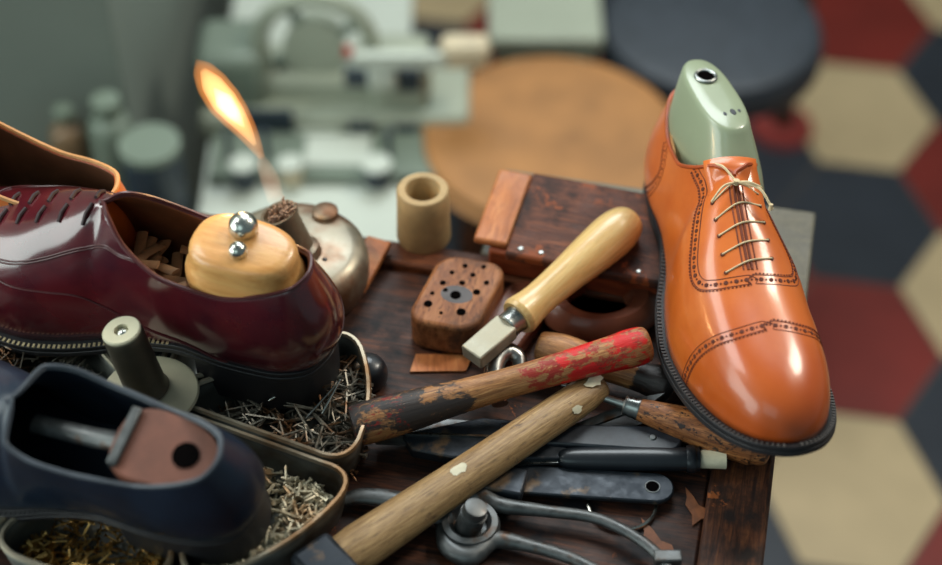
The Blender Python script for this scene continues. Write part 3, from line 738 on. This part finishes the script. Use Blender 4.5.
link('washer', bm_lathe([(.0362, .027), (.0362, .029), (.038, .030), (.0395, .029), (.0400, .027), (.0400, .0)], 44), MT['paleleather'], tray)
link('post_stem', bm_lathe([(.003, .010), (.030, .010)], 20), MT['post'], tray)
pt = T((-.002, .002, .0402)) @ Matrix.Rotation(math.radians(-9), 4, 'Y')
link('post', bm_lathe([(0, .0142), (.004, .0128), (.044, .0122), (.048, .0124), (.050, .0118), (.050, .0045), (.044, .0045), (.044, 0)], 32, M=pt), MT['post'], tray)
link('post_cap', bm_lathe([(.050, .0045), (.050, .0115), (.0515, .0118), (.0525, .0110), (.0525, .0045), (.050, .0045)], 32, M=pt), MT['paleleather'], tray)
link('screw', bm_lathe([(.0445, .0042), (.0500, .0038), (.0515, .0022), (.0518, 0)], 16, M=pt), MT['bright'], tray)
def in_wedge(O, cen0, s_=.78):
    for _ in range(200):
        i = random.randrange(len(O)); j = random.randrange(len(O)); p = O[i].lerp(O[j], random.random()); p = cen0 + (p - cen0) * s_
        return p
def nails(name, idx, mat, n, ln, r, label, zmax=.02, cat='nails', headr=1.9):
    C_, O, am = contents[idx]; c0 = C_ - TC; bm = bmesh.new(); C0 = TC
    for i in range(n):
        p = in_wedge(O, c0) + TC; h = 1 - ((p - C_).length / .07) ** 2; z = .006 + random.random() * zmax * max(.25, h)
        l = ln * random.uniform(.7, 1.2); yaw = random.uniform(0, 6.283); pitch = random.gauss(0, .28)
        d = Vector((math.cos(yaw) * math.cos(pitch), math.sin(yaw) * math.cos(pitch), math.sin(pitch)))
        a = Vector((p.x, p.y, z + .002)) - d * l / 2; M = fz(a, a + d)
        bm_lathe([(0, r * .25), (l * .12, r), (l - r, r), (l - r * .9, r * headr), (l, r * headr)], 5, bm=bm, M=M)
    o = link(name, bm, mat); return tag(o, label, cat, kind='stuff')
def mound(idx, mat, h, name, label):
    C_, O, am = contents[idx]; c0 = C_ - TC; bm = bmesh.new(); rings = []
    for s_, z in ((.86, .006), (.7, .006 + h * .45), (.45, .006 + h * .8), (.2, .006 + h)):
        rings.append([bm.verts.new(C_ + (p - c0) * s_ + Vector((0, 0, z + random.uniform(-.001, .001)))) for p in O])
    n = len(O)
    for a, b in zip(rings, rings[1:]):
        for i in range(n): bm.faces.new((a[i], a[(i + 1) % n], b[(i + 1) % n], b[i]))
    bm.faces.new(rings[-1]); bm.faces.new(rings[0][::-1])
    return bm
# heap cores merged visually under the nails
nails('long_nails', 0, MT['nailsteel'], 420, .024, .0008, 'heap of thin silver nails in the right rear compartment under the burgundy heel', .022)
nails('short_tacks', 6, MT['tacks'], 900, .010, .0010, 'heap of short brass and silver tacks in the right front compartment', .022)
nails('dark_nails', 3, MT['nailsteel'], 700, .014, .0005, 'heap of dark steel nails in the left compartment below the burgundy shoe', .026)
nails('dark_tacks', 2, MT['darksteel'], 500, .012, .0006, 'heap of dark tacks in the rear left compartment', .018)
nails('brass_tacks', 4, MT['brass'], 900, .009, .0007, 'heap of brass tacks in the compartment under the navy shoe', .020)
nails('steel_tacks', 5, MT['brass'], 700, .010, .0006, 'heap of brown brass tacks in the frontmost compartment at the lower left', .018)
def single_nail(px, py, px2, py2, z, z2, r, label, mat=MT['bright']):
    a, b = at(px, py, z), at(px2, py2, z2); l = (b - a).length
    o = link('loose_nail', bm_lathe([(0, r * .2), (l * .08, r), (l - r, r), (l - r * .8, r * 1.8), (l, r * 1.8)], 10), mat, None, fz(a, b)); tag(o, label, 'nail', )
single_nail(268, 401, 300, 382, .030, .034, .0009, 'long bright nail leaning in the silver nail heap, nearest the divider')
single_nail(322, 414, 340, 380, .030, .036, .0009, 'long bright nail leaning in the silver nail heap, nearest the outer rim')
single_nail(306, 418, 335, 386, .028, .034, .0007, 'long grey nail lying in the middle of the silver nail heap', MT['steel'])
single_nail(102, 398, 70, 370, .032, .030, .0012, 'long shiny needle lying on the dark nails beside the central post')

# black knob behind tray
A = at(368, 382, .0); o = link('black_knob', bm_lathe(smoothprof([(0, .009), (.003, .0125), (.010, .0130), (.017, .010), (.020, .004), (.0205, 0)]), 24), MT['black'], None, T((A.x, A.y, .0005))); tag(o, 'small shiny black rounded knob on the bench just behind the nail tray', 'knob')

# ---------------------------------------------------------------- hammers and handles
A = at(352, 427, .026); B = at(650, 343, .046)
hm = empty('wooden_tool', fz(A, B), 'worn round wooden tool handle with red paint near its end, lying across the others', 'tool')
L_ = (B - A).length
link('shaft', bm_lathe(smoothprof([(0, 0), (.0005, .010), (.004, .0128), (.03, .0130), (.07, .0105), (.10, .0095), (.13, .0098), (.165, .0112), (L_ - .014, .0122), (L_ - .004, .0115), (L_ - .0005, .0085), (L_, 0)]), 32), MT['redhammer'], hm)
A = at(352, 552, .018); B = at(604, 382, .026)
wh = empty('hammer', fz(A, B), 'hammer with a pale worn wooden handle spotted with white paint and a dark head', 'hammer')
L2_ = (B - A).length
link('shaft', bm_lathe(smoothprof([(-.02, 0), (-.019, .010), (0, .0145), (.03, .0142), (.08, .0128), (.13, .0122), (.17, .0118), (L2_ - .012, .0105), (L2_ - .003, .0085), (L2_, 0)]), 32, 1, .8), MT['whitehammer'], wh)
bm = bmesh.new()
def blob(bm, z, ang, rz, rr, R):
    n = 14; pts = []
    for i in range(n):
        a = 2 * math.pi * i / n; k_ = random.uniform(.7, 1.15); pts.append((z + rz * k_ * math.cos(a), ang + rr / R * k_ * math.sin(a)))
    top = [bm.verts.new((R * math.cos(t), .8 * R * math.sin(t), z_)) for z_, t in pts]; c = bm.verts.new(((R + .0001) * math.cos(ang), .8 * (R + .0001) * math.sin(ang), z))
    for i in range(n): bm.faces.new((c, top[i], top[(i + 1) % n]))
for z, ang, rz, rr, R in ((.080, 90, .007, .004, .0132), (.186, 96, .007, .0045, .0122), (.165, 140, .004, .003, .0125), (.176, 50, .003, .002, .0122)):
    bm = bmesh.new(); blob(bm, z, math.radians(ang), rz, rr, R); link('paint_spot', bm, MT['cream'], wh)
link('head', bm_prism(rrect(.032, .10, .008), -.030, -.002, M=Matrix.Rotation(math.radians(0), 4, 'Z')), MT['blackmetal'], wh, bevel=.003) if False else link('head', bm_box(-.050, -.014, -.034, .014, .014, -.006), MT['blackmetal'], wh, bevel=.004)

# turned handle under the red one
A = at(537, 345, .020); B = at(676, 388, .016)
tw = empty('wooden_tool', fz(A, B), 'turned brown wooden handle with a bulging dark end, passing under the red-painted handle', 'tool')
link('shaft', bm_lathe(smoothprof([(0, 0), (.0005, .007), (.004, .0100), (.02, .0120), (.05, .0095), (.07, .0098), (.085, .0120), ((B - A).length - .004, .010), ((B - A).length, 0)]), 28), MT['darkend'], tw)
# dark brown awl
A = at(638, 409, .022); B = at(772, 452, .016)
aw = empty('awl', fz(A, B), 'awl with a dark pocked wooden handle and metal ferrule under the tan shoe toe', 'awl'); La = (B - A).length
link('handle', bm_lathe(smoothprof([(0, .0068), (.01, .0082), (.04, .0118), (.07, .0124), (La - .01, .0115), (La - .002, .0085), (La, 0)]), 28), MT['pocked'], aw)
link('ferrule', bm_lathe([(-.009, .0058), (-.008, .0066), (-.006, .0062), (-.004, .0068), (-.002, .0066), (0, .0072), (.001, .0070)], 24), MT['steel'], aw)
link('shank', bm_tube([Vector((0, 0, -.05)), Vector((0, 0, -.009))], [.0012, .003], 10), MT['steel'], aw)
# pale handled tool
A = at(517, 318, .038); B = at(628, 222, .050)
ph = empty('file', fz(A, B), 'tool with a smooth pale varnished wooden handle and short square metal shank', 'tool'); Lp = (B - A).length
link('handle', bm_lathe(smoothprof([(0, .0118), (.003, .0132), (.006, .0128), (.02, .0112), (.045, .0120), (.075, .0145), (Lp - .012, .0150), (Lp + .001, .0115), (Lp + .006, .005), (Lp + .007, 0)]), 36), MT['ash'], ph)
link('ferrule', bm_lathe([(-.010, .0080), (-.009, .0088), (-.005, .0084), (-.001, .0092), (.001, .0092)], 28), MT['steel'], ph)
link('shank', bm_box(-.0085, -.0055, -.042, .0085, .0055, -.009), MT['palesteel'], ph, bevel=.0012)
# curved steel hook
Pp = [at(500, 404, .014), at(497, 388, .016), at(494, 370, .020), at(499, 356, .022), at(509, 351, .022), at(518, 357, .020), at(520, 368, .018)]
o = link('steel_hook', bm_tube(catmull(Pp, 8), lerp_list([.0055, .006, .0062, .0065, .0062, .0055, .004], 49), 10, flat=.8), MT['steel']); tag(o, 'small curved bright steel hook between the pale handle and the hammers', 'hook')

# ---------------------------------------------------------------- knives and flat tools
def flat_tool(name, A, B, w0, w1, th, mat, label, cat, shape='round', bevel=.0012):
    M = fx(A, B); L = (B - A).length; h0, h1 = w0 / 2, w1 / 2; pts = [(0, -h0), (L - h1, -h1)]
    for i in range(1, 12): a = -math.pi / 2 + math.pi * i / 12; pts.append((L - h1 + h1 * math.cos(a), h1 * math.sin(a)))
    pts += [(L - h1, h1), (0, h0)]
    root = empty(name, M, label, cat); return root, pts, L
r, pts, L = flat_tool('shoe_knife', at(500, 434, .012), at(682, 442, .014), .014, .020, .004, None, 'uppermost dark knife with a flat grey-black handle and bright blade under the spotted hammer', 'knife')
link('handle', bm_prism(pts, -.003, .003), MT['blackleather'], r, bevel=.0015)
link('blade', bm_prism([(.01, -.006), (.01, .008), (-.055, .010), (-.077, .002), (-.076, -.012), (-.05, -.012)], -.001, .001), MT['darksteel'], r)
link('rivet', bm_lathe([(0, .0025), (.0008, .0018), (.001, 0)], 12, M=T((L - .018, 0, .003))), MT['darksteel'], r)
r, pts, L = flat_tool('pocket_knife', at(558, 458, .010), at(696, 459, .012), .012, .018, .01, None, 'black rounded knife handle with a white painted butt end', 'knife')
link('handle', bm_lathe(smoothprof([(0, 0), (.001, .005), (.012, .0075), (.05, .0085), (.085, .0080), (L - .006, .0090), (L, .0088), (L + .001, 0)]), 20, 1, .75, M=Matrix.Rotation(math.pi / 2, 4, 'Y') @ Rz(math.pi / 2)), MT['black'], r)
link('butt', bm_lathe([(L, .0060), (L + .018, .0066), (L + .0185, 0)], 20, 1, .8, M=Matrix.Rotation(math.pi / 2, 4, 'Y') @ Rz(math.pi / 2)), MT['cream'], r)
link('blade', bm_prism([(.004, -.004), (.004, .005), (-.035, .006), (-.055, -.002), (-.03, -.006)], -.0008, .0008), MT['steel'], r)
r, pts, L = flat_tool('flat_knife', at(492, 478, .006), at(674, 490, .007), .022, .022, .003, None, 'broad flat blackened steel tool with a round hole near its rounded end', 'tool')
bm = bmesh.new()
hc = Vector((L - .013, 0, 0)); hr = .0038
bm_prism(pts, -.0018, .0018, bm)
link('body', bm, MT['blackmetal'], r, bevel=.001)
link('hole', bm_lathe([(-.0005, hr), (.0021, hr)], 20, M=T(hc)), MT['pit'], r)
link('hole_ring', bm_tube([hc + Vector((hr * 1.15 * math.cos(a), hr * 1.15 * math.sin(a), .0018)) for a in np.linspace(0, 2 * math.pi, 20, endpoint=False)], .0005, 6, closed=True), MT['darksteel'], r)
# square shank end stamped, left of flat tool
A = at(462, 474, .012); B = at(525, 486, .012)
o = link('steel_shank', bm_box(0, -.010, -.004, (B - A).length, .010, .004), MT['blackmetal'], None, fx(A, B), bevel=.0015); tag(o, 'short black square steel bar beneath the spotted hammer handle', 'bar')
# folded black knife at left, under hammers
A = at(402, 440, .012); B = at(566, 440, .010)
r = empty('folding_knife', fx(A, B), 'flat black steel knife with a thin bright edge, lying under both hammer handles', 'knife')
L = (B - A).length
link('body', bm_prism([(0, .002), (.006, -.010), (.03, -.016), (L, -.017), (L, .010), (.05, .016), (.004, .004)], -.005, .003), MT['blackmetal'], r, bevel=.0012)
link('edge', bm_prism([(.002, .0015), (L, -.003), (L, -.0015), (.004, .003)], .003, .0042), MT['bright'], r)
# second dark bar crossing, and small pieces
A = at(560, 452, .018); B = at(640, 404, .020)
o = link('steel_scraper', bm_prism([(0, -.003), (.05, -.004), (.062, .0), (.05, .003), (0, .003)], -.001, .001), MT['darksteel'], None, fx(at(572, 430, .010), at(636, 405, .020))); tag(o, 'thin steel scraper blade pointing at the awl ferrule', 'blade')
o = link('steel_scraper', bm_prism([(0, -.005), (.05, -.004), (.062, .003), (.05, .006), (0, .006)], -.001, .001), MT['darksteel'], None, fx(at(565, 446, .004), at(622, 426, .006))); tag(o, 'short grey steel blade between the two black knives', 'blade')
# wire ring
C0 = at(622, 503, .002); o = link('wire_ring', bm_tube([C0 + Vector((.0205 * math.cos(a), .0200 * math.sin(a), 0)) for a in np.linspace(0, 2 * math.pi, 40, endpoint=False)], .0012, 8, closed=True), MT['bright']); tag(o, 'thin bright wire ring half hidden under the flat black tool', 'ring')
# leather flakes on bench
for (px, py, s_, lab) in ((694, 508, 1.0, 'orange-brown leather flake lying on the bench near its right strip'), (655, 545, 1.3, 'torn brown leather flake beside the ends of the pincers')):
    A = at(px, py, .001); pts = [(-.006, -.012), (.001, -.009), (.006, -.010), (.007, -.003), (.0035, .001), (.003, .008), (.001, .016), (-.001, .009), (-.004, .004), (-.003, -.004)]
    o = link('leather_flake', bm_prism([(x * s_, y * s_) for x, y in pts], 0, .0008), MT['flake'], None, T((A.x, A.y, .0006)) @ Rz(.3 * s_)); tag(o, lab, 'leather flake')

# ---------------------------------------------------------------- pincers
J = at(470, 524, .010)
pc = empty('pincers', T(J), 'dark steel pincers with a heavy pivot bolt and long curved arms at the near edge', 'pincers')
def lp(px, py, z=.010): return at(px, py, z) - J
link('arm', bm_tube(catmull([lp(440, 522), lp(452, 500), lp(476, 494), lp(500, 505), lp(545, 511), lp(598, 519), lp(640, 540), lp(664, 562), lp(668, 575)], 8), lerp_list([.004, .0055, .007, .0055, .004, .0036, .0036, .0036, .004], 65), 12, flat=.8), MT['darksteel'], pc)
link('arm', bm_tube(catmull([lp(442, 520, .007), lp(448, 546, .007), lp(470, 556, .007), lp(494, 540, .007), lp(530, 546, .007), lp(575, 560, .007), lp(620, 585, .007)], 8), lerp_list([.004, .006, .0068, .006, .0042, .004, .004], 49), 12, flat=.8), MT['darksteel'], pc)
link('jaw', bm_tube(catmull([lp(452, 512, .010), lp(430, 512, .010), lp(395, 500, .009), lp(362, 496, .008), lp(344, 500, .007)], 8), lerp_list([.007, .008, .0065, .0055, .004], 33), 12, flat=.6), MT['darksteel'], pc)
link('joint_plate', bm_lathe([(-.007, .0), (-.007, .0165), (-.001, .0180), (.003, .0165), (.0035, .0130), (.001, .0105), (-.003, .0100), (-.003, 0)], 36), MT['darksteel'], pc)
bt = T((.000, -.001, .003)) @ Matrix.Rotation(math.radians(14), 4, 'Y')
link('pivot_bolt', bm_lathe([(-.006, .0080), (.006, .0080), (.006, .0074), (.0075, .0074), (.0075, .0080), (.0095, .0080), (.0095, .0074), (.011, .0074), (.015, .0066), (.0155, .004), (.0155, 0)], 32, M=bt), MT['darksteel'], pc)
link('arm_end', bm_box(-.006, -.004, -.004, .010, .004, .005, M=T(lp(664, 560))), MT['darksteel'], pc, bevel=.001)

# ---------------------------------------------------------------- room
def hexfloor():
    bm = bmesh.new(); c0 = at(860, 115, FLOOR); ang = math.radians(-10)
    ax = Vector((math.cos(ang), math.sin(ang), 0)); ay = Vector((-math.sin(ang), math.cos(ang), 0))
    ph_ = .245; sx = .82; R = ph_ / math.sqrt(3); cw = 1.5 * R * sx
    def hx(c, s_, z):
        return [bm.verts.new(c + ax * (R * s_ * sx * math.cos(math.radians(60 * k))) + ay * (R * s_ * math.sin(math.radians(60 * k))) + Vector((0, 0, z))) for k in range(6)]
    for i in range(-14, 9):
        for j in range(-9, 9):
            c = c0 + ax * (cw * i) + ay * (ph_ * (j + (.5 if i % 2 else 0)))
            q = hx(c, .985, 0); f = bm.faces.new(q)
            # colour order down the column: red, cream, dark
            idx = (-j + (0 if i % 2 == 0 else 1) + (i // 2) * 1) % 3
            f.material_index = {0: 0, 1: 1, 2: 2}[idx]
    g = bm.faces.new([bm.verts.new(c0 + Vector((x, y, -.002))) for x, y in ((-3.5, -2.5), (2.5, -2.5), (2.5, 2.6), (-3.5, 2.6))]); g.material_index = 3
    for f in bm.faces: f.normal_update(); f.normal_flip() if f.normal.z < 0 else None
    ms = [plain('cream_tile', rgb(190, 168, 130), .45, var=.12, scale=8, bump=0), plain('dark_tile', rgb(44, 48, 56), .4, var=.2, scale=8, bump=0), plain('red_tile', rgb(118, 36, 28), .45, var=.2, scale=8, bump=0), plain('grout', rgb(96, 88, 78), .8)]
    o = link('floor', bm, ms, None, smooth='keep'); 
    for p in o.data.polygons: p.use_smooth = False
    o['kind'] = 'structure'
hexfloor()
wallm = plain('wall_plaster', rgb(122, 132, 124), .85, var=.06, scale=4, bump=0)
def wallplane(name, p, q, z1=1.4):
    bm = bmesh.new(); d = (Vector(q) - Vector(p)).normalized(); nn = Vector((-d.y, d.x, 0)) * .04
    pts = [Vector(p), Vector(q), Vector(q) + nn, Vector(p) + nn]; bm_prism([(v.x, v.y) for v in pts], FLOOR, z1, bm)
    o = link(name, bm, wallm, None, smooth=False); o['kind'] = 'structure'
wallplane('wall_left', (-1.6, .18, 0), (-.36, .56, 0), .8)
wallplane('wall_side', (-.36, .565, 0), (-.31, 1.84, 0), .8)
wallplane('wall_back', (-.31, 1.85, 0), (2.3, 1.85, 0), .8)

# --- background table, machine, stool
TZ = -.38
gm = dict(white=plain('pale_table_paint', rgb(196, 202, 190), .5, var=.05, scale=6, bump=0), green=plain('pale_green_enamel', rgb(164, 170, 152), .4, var=.06, scale=10, bump=0),
          dgreen=plain('grey_green_enamel', rgb(118, 130, 116), .4, var=.08, scale=10, bump=0), dark=plain('dark_iron', rgb(42, 54, 66), .4, bump=0), cream=plain('cream_enamel', rgb(206, 190, 160), .4, bump=0), red=plain('red_plastic', rgb(170, 50, 40), .4, bump=0))
ct = aty(330, 230, .20)
p0 = at(150, 240, TZ); p1 = at(470, 240, TZ); p2 = at(470, 0, TZ)
wt = empty('work_table', T((-.285, .16, TZ)), 'low pale painted table carrying the sewing machine behind the bench', 'table')
wt_w = .285 - .07; wt_d = .98
link('table_top', bm_box(0, 0, -.025, wt_w, wt_d, 0), gm['white'], wt, bevel=.003)
for x in (.02, wt_w - .06):
    for y in (.02, wt_d - .06): link('leg', bm_box(x, y, FLOOR - TZ, x + .04, y + .04, -.025), gm['dgreen'], wt, bevel=.003)
YM = .60
def rect(name, x0, y0, x1, y1, yn, dep, mat, parent, bev=.006):
    a = aty(x0, y1, yn); b = aty(x1, y0, yn); Mi = parent.matrix_world.inverted(); 
    a2 = Mi @ a; b2 = Mi @ b
    return link(name, bm_box(a2.x, a2.y, a2.z, b2.x, a2.y + dep, b2.z), mat, parent, bevel=bev, segs=3)
base = aty(345, 172, YM)
sm = empty('sewing_machine', T((base.x, YM, TZ)), 'pale grey-green sewing machine with a big handwheel, blurred on the low table', 'sewing machine')
bzp = aty(345, 172, YM).z - TZ
Mi = sm.matrix_world.inverted()
def q(px, py, y=YM): return Mi @ aty(px, py, y)
# bed, pillar, arm
a = q(205, 165); b = q(470, 118)
link('bed', bm_box(a.x, 0, .001, b.x, .12, max(.03, b.z)), gm['green'], sm, bevel=.008, segs=3)
def frontbox(name, x0, y0, x1, y1, yy, dep, mat, bev=.003):
    a = q(x0, y1, YM + yy); b = q(x1, y0, YM + yy); return link(name, bm_box(a.x, yy, a.z, b.x, yy + dep, b.z), mat, sm, bevel=bev, segs=2)
frontbox('pillar', 205, 60, 262, 150, .02, .08, gm['dgreen'], .012)
frontbox('arm', 225, 78, 420, 118, .03, .07, gm['green'], .012)
frontbox('needle_head', 372, 70, 430, 150, .015, .07, gm['green'], .010)
frontbox('opening_shade', 246, 112, 292, 152, -.004, .006, gm['dark'], .001)  # solid dark slabs colour in the shade of the machine's openings
frontbox('opening_shade', 350, 124, 374, 160, -.004, .006, gm['dark'], .001)
frontbox('opening_shade', 396, 126, 418, 160, -.004, .006, gm['dark'], .001)
frontbox('plate', 300, 132, 340, 158, -.005, .006, gm['white'], .001)
frontbox('thread_rod', 350, 56, 448, 70, .0, .012, gm['white'], .003)
frontbox('tension_block', 440, 48, 490, 72, .0, .03, gm['cream'], .008)
frontbox('tension_dial', 368, 70, 396, 92, .0, .012, gm['white'], .005)
frontbox('gap_shade', 345, 72, 368, 88, .01, .012, gm['dark'], .001); frontbox('gap_shade', 398, 72, 420, 92, .010, .012, gm['dark'], .001)  # shade between the head parts, put in as dark slabs
frontbox('red_knob', 343, 50, 352, 60, .0, .01, gm['red'], .003)
hc = q(315, 44, YM + .05); Rw = 58 / FPX * 1.75
link('handwheel', bm_tube([hc + Vector((Rw * math.cos(a), 0, Rw * math.sin(a))) for a in np.linspace(0, 2 * math.pi, 40, endpoint=False)], .010, 10, closed=True, upv=Vector((0, 1, 0))), gm['green'], sm)
link('wheel_hub', bm_lathe([(-.02, 0), (-.02, .030), (.01, .034), (.012, 0)], 28, M=T(hc) @ Matrix.Rotation(math.pi / 2, 4, 'X')), gm['green'], sm)
for k_ in range(4):
    a = k_ * math.pi / 2 + .5; link('spoke', bm_tube([hc + Vector((.025 * math.cos(a), 0, .025 * math.sin(a))), hc + Vector((Rw * math.cos(a), 0, Rw * math.sin(a)))], .006, 8, upv=Vector((0, 1, 0))), gm['dgreen'], sm)
link('wheel_bracket', bm_box(hc.x - .02, .06, .05, hc.x + .02, .09, hc.z), gm['dgreen'], sm, bevel=.005)
a_ = q(222, 178); b_ = q(470, 178)
link('base_plate', bm_box(a_.x, -.075, .0005, min(b_.x, .105), -.0005, .014), gm['dgreen'], sm, bevel=.004)
link('stitch_plate', bm_box(a_.x + .10, -.06, .0145, a_.x + .17, -.012, .017), gm['white'], sm, bevel=.001)
for x_ in (.02, .06, .19): link('spool_pin', bm_lathe([(.0145, .004), (.05, .004), (.051, 0)], 10, M=T((a_.x + x_, -.045, 0))), gm['dark'], sm)
for (px_, py_, r_, h_, m_, lab_) in ((246, 188, .013, .035, 'dark', 'dark thread spool on the pale table in front of the sewing machine, leftmost'), (292, 184, .012, .03, 'cream', 'cream thread spool on the pale table beside the dark one'), (378, 186, .014, .032, 'dark', 'dark thread spool on the pale table near its right edge')):
    A = at(px_, py_, TZ); sp_ = empty('thread_spool', T((A.x, A.y, TZ + .0005)), lab_, 'thread spool')
    link('thread', bm_lathe([(.003, r_ * .8), (.006, r_), (h_ - .006, r_), (h_ - .003, r_ * .8)], 20), gm[m_], sp_)
    link('flange', bm_lathe([(0, r_ * 1.1), (.003, r_ * 1.1)], 20), gm['white'], sp_); link('flange', bm_lathe([(h_ - .003, r_ * 1.1), (h_, r_ * 1.1)], 20), gm['white'], sp_)
# jars on the table by the wall
def jar(px, py, r, h, mat, label, name='jar', cat='jar', neck=.6):
    A = at(px, py, TZ); rt = empty(name, T(A), label, cat)
    link('body', bm_lathe(smoothprof([(0, 0), (.0005, r * .95), (h * .1, r), (h * .7, r), (h * .82, r * neck), (h * .9, r * neck)]), 28), mat, rt)
    link('lid', bm_lathe([(h * .9, r * neck * 1.1), (h, r * neck * 1.1), (h * 1.005, 0)], 28), gm['dgreen'], rt)
sf = empty('low_shelf', T((-.92, .17, TZ)), 'low grey shelf unit against the left wall, holding bottles and a tin', 'shelf')
link('shelf_top', bm_box(0, 0, -.03, .61, .14, 0), wallm, sf, bevel=.003)
for x in (.02, .55): link('leg', bm_box(x, .02, FLOOR - TZ, x + .04, .12, -.03), wallm, sf, bevel=.002)
jar(80, 190, .018, .11, plain('amber_bottle', rgb(120, 96, 70), .3, bump=0), 'slim brown bottle standing by the grey wall, far left', 'bottle', 'bottle', .5)
jar(122, 188, .022, .12, gm['dgreen'], 'grey-green bottle standing by the wall, left of the dark tin', 'bottle', 'bottle')
jar(160, 205, .030, .085, gm['dark'], 'dark blue-grey tin standing left of the sewing machine', 'tin', 'tin', .95)
# white cabinet behind stool
A = at(545, 60, TZ)
cb = empty('cabinet', T((A.x - .055, A.y + .05, FLOOR)), 'pale grey-green low cabinet behind the round brown stool', 'cabinet')
link('body', bm_box(0, 0, 0, .12, .35, TZ - FLOOR - .02), gm['dgreen'], cb, bevel=.004); link('top', bm_box(-.01, -.01, TZ - FLOOR - .02, .125, .36, TZ - FLOOR), gm['green'], cb, bevel=.004); link('door', bm_box(.01, -.008, .03, .11, 0, TZ - FLOOR - .03), gm['green'], cb, bevel=.002)
# stool
SZ = -.36; S0 = at(552, 134, SZ); Zd = (S0 - CAM).dot(FW); Rs = 130 / FPX * Zd
sl = empty('round_stool', T((S0.x, S0.y, FLOOR)), 'round brown leather-seated stool behind the bench, out of focus', 'stool'); hz = SZ - FLOOR
seatm = plain('brown_seat', rgb(162, 112, 62), .6, var=.28, scale=14, bump=0)
link('seat', bm_lathe(smoothprof([(hz - .016, 0), (hz - .016, Rs * .97), (hz - .010, Rs), (hz - .006, Rs * .99), (hz, Rs * .94), (hz + .002, Rs * .5), (hz + .002, 0)]), 56), seatm, sl)
for k_ in range(4):
    a = math.pi / 4 + k_ * math.pi / 2; link('leg', bm_tube([Vector((Rs * .8 * math.cos(a), Rs * .8 * math.sin(a), hz - .016)), Vector((Rs * 1.0 * math.cos(a), Rs * 1.0 * math.sin(a), 0))], .014, 10), MT['rim'], sl)
# dark swivel chair top right
D0 = at(712, 22, -.40); Zd = (D0 - CAM).dot(FW); Rd = 112 / FPX * Zd
dc = empty('swivel_stool', T((D0.x, D0.y, FLOOR)), 'dark round cushioned stool blurred at the top behind the tan shoe', 'stool'); hz = -.40 - FLOOR
link('seat', bm_lathe(smoothprof([(hz - .05, 0), (hz - .05, Rd * .9), (hz - .03, Rd), (hz - .01, Rd * .98), (hz, Rd * .85), (hz + .006, 0)]), 48), plain('charcoal_vinyl', rgb(50, 56, 64), .5, bump=0), dc)
link('pole', bm_lathe([(.03, .02), (hz - .05, .02)], 20), gm['dark'], dc)
for k_ in range(5):
    a = k_ * 2 * math.pi / 5 + .3; link('foot', bm_tube([Vector((0, 0, .05)), Vector((.16 * math.cos(a), .16 * math.sin(a), .012))], .012, 8), gm['dark'], dc)
# slim wooden post of a rack at the top
A = at(781, 128, FLOOR); 
rk = empty('coat_stand', T(A), 'slim brown wooden post standing on the tiled floor at the top of the view', 'stand')
link('post', bm_lathe([(0, .017), (.9, .014), (.905, 0)], 16), plain('brown_post', rgb(84, 66, 56), .5, bump=0), rk)
link('foot_disc', bm_lathe([(0, .05), (.012, .045), (.015, 0)], 24), plain('red_foot', rgb(140, 50, 44), .5, bump=0), rk)

# ---------------------------------------------------------------- lights, world, camera
def area(name, loc, tgt, size, power, col, sy=None):
    l = bpy.data.lights.new(name, 'AREA'); l.energy = power; l.size = size; l.color = col
    if sy: l.shape = 'RECTANGLE'; l.size_y = sy
    o = bpy.data.objects.new(name, l); COL.objects.link(o); o.location = loc
    o.rotation_euler = (Vector(tgt) - Vector(loc)).to_track_quat('-Z', 'Y').to_euler(); return o
area('left_window', (-1.55, -.25, .52), (0, 0, .05), 1.5, 25, (.88, 1, .96), 1.0)
area('window_light', (-.90, .28, 1.0), (.17, -.1, 0), .5, 7, (.95, 1, .97), .5)
area('ceiling_lamp', (.95, .50, 1.2), (.1, 0, 0), .34, 13, (1, .93, .80))
area('front_window', (-.75, -1.45, 1.35), (-.1, 0, 0), 1.0, 3.5, (.72, .98, 1), .9)
area('background_fill', (.1, 1.3, 1.5), (-.1, .6, -.4), .9, 26, (.90, .98, 1))  # added fill lamp brightening the table and machine area, no window there
pl = bpy.data.lights.new('flame_light', 'POINT'); pl.energy = .25; pl.color = (1, .6, .25); pl.shadow_soft_size = .01
po = bpy.data.objects.new('flame_light', pl); COL.objects.link(po); po.location = aty(226, 105, yl)
w = bpy.data.worlds.new('world'); scene.world = w; w.use_nodes = True
bg = w.node_tree.nodes['Background']; bg.inputs[0].default_value = (.42, .56, .60, 1); bg.inputs[1].default_value = .28
cam = bpy.data.cameras.new('camera'); co = bpy.data.objects.new('camera', cam); COL.objects.link(co); scene.camera = co
co.location = CAM; co.rotation_euler = (math.radians(90 - 45), 0, 0)
cam.sensor_width = 36; cam.lens = FPX / 942 * 36; cam.clip_start = .02
cam.dof.use_dof = True; cam.dof.focus_distance = (at(640, 380, .04) - CAM).dot(FW); cam.dof.aperture_fstop = 2.7
scene.view_settings.view_transform = 'Standard'; scene.view_settings.look = 'None'; scene.view_settings.exposure = 0
